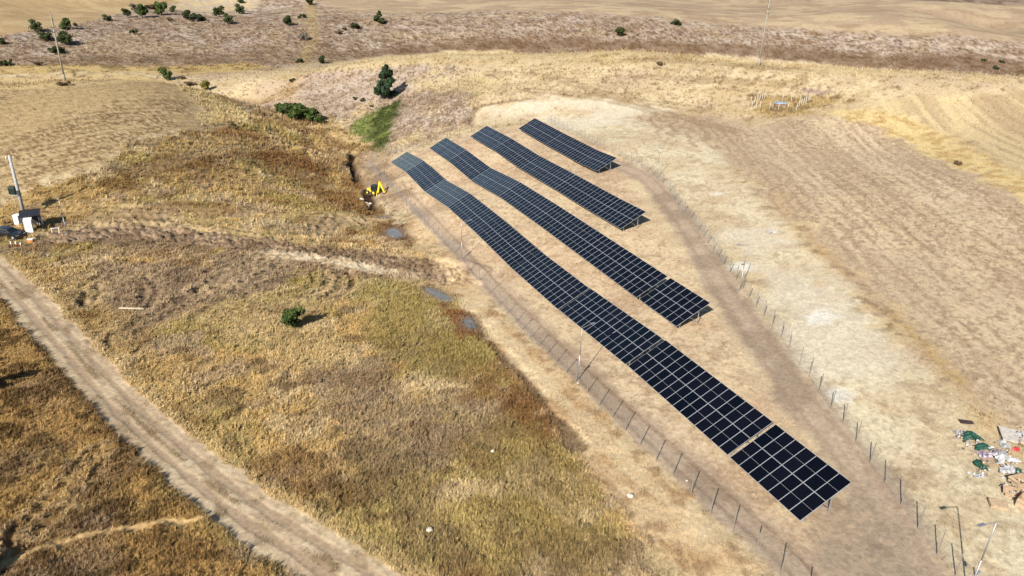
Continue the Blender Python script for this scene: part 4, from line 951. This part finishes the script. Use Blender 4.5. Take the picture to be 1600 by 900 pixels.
# ------------------------------------------------------------------ puddles
def puddle(px, rough_, c, nm='puddle'):
    pts = [spot(*q) for q in smooth_line(px + px[:1], 4)[:-1]]
    cz = sum(p.z for p in pts) / len(pts)
    ctr = sum(pts, Vector()) / len(pts)
    vs = [ctr + Vector((0, 0, .05))] + [p + Vector((0, 0, .05)) for p in pts]
    n = len(pts)
    o = MB().add(vs, [(0, 1 + i, 1 + (i + 1) % n) for i in range(n)]).build(nm, c); o['kind'] = 'structure'
wet = mat('shallow_water', (.15, .135, .12), .22, 0, .5, .2, 2)
for px in PUD:
    cxm, cym = np.mean(px, 0); puddle([(cxm + (a - cxm) * .8, cym + (b_ - cym) * .72) for a, b_ in px], .1, wet)


# ------------------------------------------------------------------ trees and shrubs
def leafmat(name, c0, c1):
    m = bpy.data.materials.new(name); m.use_nodes = True; nt = m.node_tree; b = nt.nodes['Principled BSDF']
    b.inputs['Roughness'].default_value = .7; b.inputs['Specular IOR Level'].default_value = .2
    t = nt.nodes.new('ShaderNodeTexCoord'); n = nt.nodes.new('ShaderNodeTexNoise'); r = nt.nodes.new('ShaderNodeValToRGB')
    n.inputs['Scale'].default_value = 4; n.inputs['Detail'].default_value = 5
    r.color_ramp.elements[0].position, r.color_ramp.elements[1].position = .35, .65
    r.color_ramp.elements[0].color, r.color_ramp.elements[1].color = c0 + (1,), c1 + (1,)
    nt.links.new(t.outputs['Object'], n.inputs['Vector']); nt.links.new(n.outputs['Fac'], r.inputs[0]); nt.links.new(r.outputs[0], b.inputs['Base Color'])
    return m
LM = {'dark': leafmat('dark_leaves', (.022, .031, .010), (.052, .062, .018)), 'green': leafmat('green_leaves', (.025, .044, .009), (.062, .088, .018)),
      'yellow': leafmat('yellowing_leaves', (.09, .09, .02), (.2, .17, .04)), 'brown': leafmat('dry_leaves', (.07, .045, .022), (.15, .10, .05)),
      'grey': leafmat('bare_twigs', (.10, .085, .065), (.17, .14, .105)), 'conifer': leafmat('needles', (.012, .026, .012), (.03, .05, .02))}
def crown_mesh(kind, seed, m):
    q = np.random.default_rng(seed); n = {'round': 1500, 'low': 1500, 'cone': 1500, 'bare': 300}[kind]
    lumps = []
    if kind == 'cone':
        for k in range(15):
            z = .13 + .82 * k / 14; r = .32 * (1 - z) ** .7 + .04; a = q.random() * 6.28
            lumps.append((math.cos(a) * r * .75, math.sin(a) * r * .75, z, r * (.45 + .5 * q.random()), .085))
    else:
        k = 13
        for i in range(k):
            a = q.random() * 6.28; rr = .30 * math.sqrt(q.random()); z = (.24 + .58 * q.random()) if kind != 'low' else (.15 + .42 * q.random())
            if kind == 'low': rr *= 2.0
            r = .15 + .13 * q.random(); lumps.append((math.cos(a) * rr, math.sin(a) * rr, z, r, r * .85))
    m_ = MB()
    for i in range(n):
        cx, cy, cz, r, rz = lumps[q.integers(len(lumps))]
        d = q.normal(size=3); d /= np.linalg.norm(d); s = q.random() ** .33
        c = np.array((cx + d[0] * r * s, cy + d[1] * r * s, max(.03, cz + d[2] * rz * s)))
        nrm = d + q.normal(size=3) * .5; nrm /= np.linalg.norm(nrm)
        u = np.cross(nrm, q.normal(size=3)); u /= np.linalg.norm(u); w = np.cross(nrm, u); L = (.04 + .05 * q.random())
        if kind == 'bare': u, w, L = d * 1.6 + np.array((0, 0, .6)), w * .12, .08
        m_.add([c - u * L, c + w * L * .6, c + u * L, c - w * L * .6], [(0, 1, 2, 3)])
    return m_.mesh('crown', m)
def trunk_mesh(seed, kind):
    q = random.Random(seed); m_ = MB(); top = {'round': .55, 'low': .3, 'cone': .9, 'bare': .5}[kind]
    m_.bar((0, 0, -.06), (0, 0, top * .55), .03, .022, 6).bar((0, 0, top * .55), (q.uniform(-.03, .03), 0, top), .022, .008, 6)
    for i in range(6):
        a, z = q.uniform(0, 6.28), top * q.uniform(.3, .8); r = .26 if kind != 'cone' else .2 * (1.1 - z)
        m_.bar((0, 0, z), (math.cos(a) * r, math.sin(a) * r, z + .16), .012, .004, 5)
    return m_.mesh('trunk', wood_m)
CR = {}
def plant(px, py, hp, kind, leaf, name, label, cat, wide=1.0, group=None):
    p = spot(px, py); h = hpx(p, hp)
    key = (kind, leaf, len(CR) % 3 if (kind, leaf, 2) not in CR else rnd.randrange(3))
    if key not in CR: CR[key] = (crown_mesh(kind, len(CR) + 5, LM[leaf]), trunk_mesh(len(CR), kind))
    t = thing(name, label, cat, p, rnd.uniform(0, 6.28), group); t.scale = (h * wide, h * wide * rnd.uniform(.85, 1.1), h)
    link('trunk' if cat == 'tree' else 'stem', CR[key][1], t); link('crown' if cat == 'tree' else 'foliage', CR[key][0], t)
T_, S_ = 'trees along the far field edge', 'shrubs on the far slope'
for a in [
 (57,50,19,'round','dark','tree','dark round tree left of the left power pole top','tree',1.1,T_), (103,46,20,'round','green','tree','lighter green round tree right of the left power pole top','tree',1.15,T_),
 (118,42,8,'round','brown','shrub','small dark brown shrub right of the lighter green round tree','shrub',1,T_), (2,69,13,'round','dark','tree','dark tree cut by the left edge of the photo','tree',1.1,T_),
 (72,64,16,'round','dark','tree','dark tree just left of the left power pole, on the slope','tree',1.3,S_), (103,70,20,'round','dark','tree','big very dark tree close right of the left power pole','tree',1.35,S_),
 (87,84,16,'low','dark','shrub','low dark bush right behind the shaft of the left power pole','shrub',1.2,S_), (29,66,14,'bare','grey','shrub','bare grey shrub near the left edge of the photo','shrub',1.1,S_), (43,62,9,'bare','grey','shrub','smaller bare grey shrub beside the bare grey shrub','shrub',1,S_),
 (168,33,11,'round','dark','tree','dark small tree, first of the line along the far field edge','tree',1.3,T_), (199,27,14,'round','dark','tree','dark tree, second of the line along the far field edge','tree',1.1,T_),
 (223,28,23,'round','green','tree','tallest green tree of the line along the far field edge','tree',1.0,T_), (213,20,14,'round','grey','tree','greyish tree behind the tallest of the far line','tree',1.3,T_), (253,23,20,'round','green','tree','broad green tree right of the tallest of the far line','tree',1.2,T_),
 (270,19,11,'round','green','tree','small green tree against the right side of the broad green tree','tree',1.1,T_), (237,14,9,'low','brown','shrub','brown thicket between the tallest and the broad green tree','shrub',1.8,T_), (290,30,15,'round','dark','tree','dark bush-like tree at the left of three dark ones','tree',1.15,S_), (311,33,15,'low','dark','shrub','wide low dark bush in the middle of three dark ones','shrub',1.3,S_),
 (343,27,18,'round','dark','tree','dark tree upper left of the darkest bush with a shadow','tree',1,S_), (357,38,17,'round','dark','tree','very dark tree with a shadow, right of the wide low bush','tree',1.05,S_), (375,22,16,'round','dark','tree','dark tree standing alone near the pale upper path','tree',1,S_), (376,5,9,'round','dark','tree','small dark tree at the top edge of the photo','tree',1.3,S_),
 (211,54,10,'low','dark','shrub','small dark bush alone on the grey slope below the tree line','shrub',1.1,S_), (266,33,7,'low','brown','shrub','small brown bush below the broad green tree','shrub',1.2,S_), (10,103,13,'low','dark','shrub','dim dark bush at the foot of the slope by the left edge','shrub',1.2,S_), (61,103,9,'low','brown','shrub','dim brown bush at the foot of the slope','shrub',1.2,S_),
 (117,122,15,'bare','brown','shrub','reddish bare bush right of the foot of the left power pole','shrub',.9), (100,133,9,'low','brown','shrub','dark weeds round the foot of the left power pole','shrub',1.9),
 (261,125,21,'round','green','tree','green small tree at the corner of the left stubble field','tree',1), (284,124,7,'low','brown','shrub','tiny brown shrub right of the green corner tree','shrub',1.1), (299,134,10,'low','brown','shrub','brown shrub between the green tree and the yellowish one','shrub',1.4), (321,142,19,'round','yellow','shrub','yellow-green bush at the field corner','shrub',1.1),
 (364,195,6,'low','dark','shrub','small dark shrub on the mound below the field corner','shrub',1.5), (449,40,17,'round','dark','tree','dark tree left of the yellow streak on the far slope','tree',1), (471,28,8,'low','dark','shrub','small dark shrub above the yellow streak','shrub',1.3,S_), (475,62,14,'low','grey','shrub','grey thicket along the yellow streak','shrub',1.0,S_),
 (483,8,12,'round','dark','tree','dark tree at the top edge above the yellow streak','tree',1.3,S_), (592,36,18,'cone','dark','tree','dark pointed tree alone in the middle of the far slope','tree',1.5,S_), (530,53,8,'low','brown','shrub','left of three small shrubs on the middle of the far slope','shrub',1.2,S_), (538,47,6,'low','dark','shrub','middle of three small shrubs on the far slope','shrub',1.2,S_), (557,45,11,'low','dark','shrub','right and largest of three small shrubs on the far slope','shrub',1.2,S_),
 (501,99,14,'round','dark','tree','dark small tree just behind the crest of the hill nose','tree',.9), (467,97,8,'low','dark','shrub','dark shrub behind the crest, left of the small tree','shrub',1.1), (606,156,50,'cone','conifer','tree','tall dark conifer on the hillside above the green gully','tree',1.05),
 (459,515,38,'round','green','shrub','bright green bush alone in the rough grass','shrub',1.0), (968,57,14,'round','dark','shrub','dark round bush on the far slope above the crest','shrub',1.15,S_), (1055,39,13,'low','dark','shrub','dark bush high on the far slope right of the round bush','shrub',1.1,S_), (1033,102,9,'low','brown','shrub','small brown bush on the crest of the hill','shrub',1.1),
 (457,128,8,'low','dark','shrub','dark shrub low on the nose of the hill','shrub',1), (554,156,6,'low','dark','shrub','first of four little shrubs left of the conifer','shrub',1.1), (568,158,7,'low','dark','shrub','second of four little shrubs left of the conifer','shrub',1.1), (581,167,5,'low','brown','shrub','third and lowest of four little shrubs left of the conifer','shrub',1.2), (593,161,8,'bare','brown','shrub','fourth little shrub, nearest the conifer','shrub',1),
 (1537,96,6,'low','dark','shrub','left of three dark shrubs behind the crest at the right','shrub',1.2,S_), (1565,98,6,'low','dark','shrub','right of three dark shrubs behind the crest at the right','shrub',1.2,S_), (1556,108,8,'low','dark','shrub','lowest of three dark shrubs behind the crest at the right','shrub',1.1,S_),
 (421,173,11,'bare','brown','shrub','brown bare shrub left of the large dark gully thicket','shrub',1.1), (1497,258,9,'low','brown','shrub','brown weed on the yellow strip between the right-hand fields','shrub',1),
 (454,180,30,'low','green','shrub','upper half of the large dark thicket in the gully','shrub',1.35), (477,189,30,'low','green','shrub','lower half of the large dark thicket in the gully','shrub',1.35),
 (-30,612,46,'round','green','tree','tree beyond the left edge whose shadow falls on the rough grass','tree',1.1), (-34,905,52,'round','green','tree','tree beyond the lower left corner beside the footpath','tree',1.1)]:
    plant(*a)

# ------------------------------------------------------------------ dry grass, weeds and leaves as countless small tufts
def tuft_mesh(seed, n, lean, wdt, hgt, spread):
    q = np.random.default_rng(seed); m_ = MB()
    for i in range(n):
        a = q.random() * 6.28; d = np.array((math.cos(a), math.sin(a), 0)); r0 = spread * math.sqrt(q.random()); b0 = q.random() * 6.28
        base = np.array((math.cos(b0) * r0, math.sin(b0) * r0, -.05)); h = hgt * (.55 + .6 * q.random()); le = lean * (.3 + q.random())
        s = np.array((-d[1], d[0], 0)) * wdt * (.6 + .8 * q.random())
        mid = base + d * le * .35 * h + np.array((0, 0, h * .6)); tip = base + d * le * h + np.array((0, 0, h))
        m_.add([base - s, base + s, mid + s * .8, mid - s * .8, tip], [(0, 1, 2, 3), (3, 2, 4)])
    return m_
def weed_mesh(seed, n):
    q = np.random.default_rng(seed); m_ = MB()
    for i in range(n):
        d = q.normal(size=3); d /= np.linalg.norm(d); c = d * .42 * q.random() ** .4; c[2] = abs(c[2]) * .95 + .03
        u = q.normal(size=3); u /= np.linalg.norm(u); w = np.cross(u, d); L = .06 + .08 * q.random()
        m_.add([c - u * L, c + w * L * .45, c + u * L, c - w * L * .45], [(0, 1, 2, 3)])
    return m_
tm = bpy.data.materials.new('dry_blades'); tm.use_nodes = True
nt = tm.node_tree; b = nt.nodes['Principled BSDF']; b.inputs['Roughness'].default_value = .85; b.inputs['Specular IOR Level'].default_value = .15
ta = nt.nodes.new('ShaderNodeAttribute'); ta.attribute_type = 'INSTANCER'; ta.attribute_name = 'tint'; nt.links.new(ta.outputs['Color'], b.inputs['Base Color'])
tc2 = bpy.data.collections.new('tuft_sources')
srcs = [tuft_mesh(1, 16, .5, .035, 1, .28), tuft_mesh(2, 18, .9, .03, .8, .34), tuft_mesh(3, 13, .3, .03, 1.15, .2), weed_mesh(4, 34), weed_mesh(5, 40)]
for i, m_ in enumerate(srcs):
    tc2.objects.link(bpy.data.objects.new('grass_tuft_%d' % i if False else 'grass_tuft', m_.mesh('grass_tuft', tm)))
def scatter(n, d0, d1, seed):
    q = np.random.default_rng(seed); a = R(-47) + q.random(n) * R(92); d = d0 + (d1 - d0) * q.random(n)
    x, y = d * np.sin(a), d * np.cos(a); v = vert_at(x, y); keep = q.random(n) < TUFT[v]
    return x[keep], y[keep], v[keep], d[keep]
xs, ys, vs_, ds = [np.concatenate(k) for k in zip(scatter(460000, 26, 120, 1), scatter(130000, 120, 230, 2), scatter(90000, 230, 480, 3))]
nT = len(xs)
rgh = rough[vs_] + gull[vs_] + lf[vs_]; rgh = np.minimum(rgh, 1)
col_ = np.clip(C[vs_] * (.84 + .14 * rgh + (.45 + .4 * rgh) * rng.random(nT) ** 1.6)[:, None], 0, .75)
warm = rng.random(nT)[:, None]; gm_ = col_.mean(1, keepdims=True); col_ = gm_ + (col_ - gm_) * 1.0
col_ = col_ * (1 - .06 * warm * np.array((0, .35, 1.0)))
grn_ = grn[vs_] > .4
scl = (.18 + .30 * rng.random(nT)) * (.72 + .56 * n_sml[vs_]) * (1 + .5 * (n_mid[vs_] - .5)) * np.clip(ds / 95, .9, 2.6) * np.where(ROUGH[vs_] < .1, .55, 1) * (.8 + .2 * np.minimum(TUFT[vs_], 1))
kind = rng.choice(5, nT, p=[.27, .3, .13, .18, .12]); kind = np.where((rng.random(nT) < .75) & (grn_ | (far[vs_] > .5)), rng.choice([3, 4], nT), kind)
scl = np.where(kind > 2, scl * 1.25, scl)
pm_ = bpy.data.meshes.new('dry_grass'); pm_.vertices.add(nT)
pm_.vertices.foreach_set('co', np.stack([xs, ys, Z[vs_]], -1).astype(np.float32).ravel())
def attr(nm, ty, dom, arr, key='value'):
    a = pm_.attributes.new(nm, ty, dom); a.data.foreach_set(key, arr)
attr('size', 'FLOAT', 'POINT', scl.astype(np.float32)); attr('turn', 'FLOAT', 'POINT', (rng.random(nT) * 6.28).astype(np.float32)); attr('kind', 'INT', 'POINT', kind.astype(np.int32))
attr('tint', 'FLOAT_COLOR', 'POINT', np.concatenate([col_, np.ones((nT, 1))], 1).astype(np.float32).ravel(), 'color')
gro = bpy.data.objects.new('dry_grass', pm_); col.objects.link(gro); gro['kind'] = 'stuff'
ng = bpy.data.node_groups.new('scatter_tufts', 'GeometryNodeTree')
ng.interface.new_socket('Geometry', in_out='INPUT', socket_type='NodeSocketGeometry'); ng.interface.new_socket('Geometry', in_out='OUTPUT', socket_type='NodeSocketGeometry')
gi, gout = ng.nodes.new('NodeGroupInput'), ng.nodes.new('NodeGroupOutput'); ip = ng.nodes.new('GeometryNodeInstanceOnPoints'); ci = ng.nodes.new('GeometryNodeCollectionInfo')
ci.inputs['Collection'].default_value = tc2; ci.inputs['Separate Children'].default_value = True; ci.inputs['Reset Children'].default_value = True
m2p = ng.nodes.new('GeometryNodeMeshToPoints')
def named(nm, ty):
    n = ng.nodes.new('GeometryNodeInputNamedAttribute'); n.data_type = ty; n.inputs['Name'].default_value = nm; return n.outputs['Attribute']
cx = ng.nodes.new('ShaderNodeCombineXYZ'); ng.links.new(named('turn', 'FLOAT'), cx.inputs['Z'])
ip.inputs['Pick Instance'].default_value = True
for a_, b_ in ((gi.outputs[0], m2p.inputs['Mesh']), (m2p.outputs[0], ip.inputs['Points']), (ci.outputs[0], ip.inputs['Instance']), (named('kind', 'INT'), ip.inputs['Instance Index']), (cx.outputs[0], ip.inputs['Rotation']), (named('size', 'FLOAT'), ip.inputs['Scale']), (ip.outputs[0], gout.inputs[0])): ng.links.new(a_, b_)
md = gro.modifiers.new('tufts', 'NODES'); md.node_group = ng
print('tufts', nT)
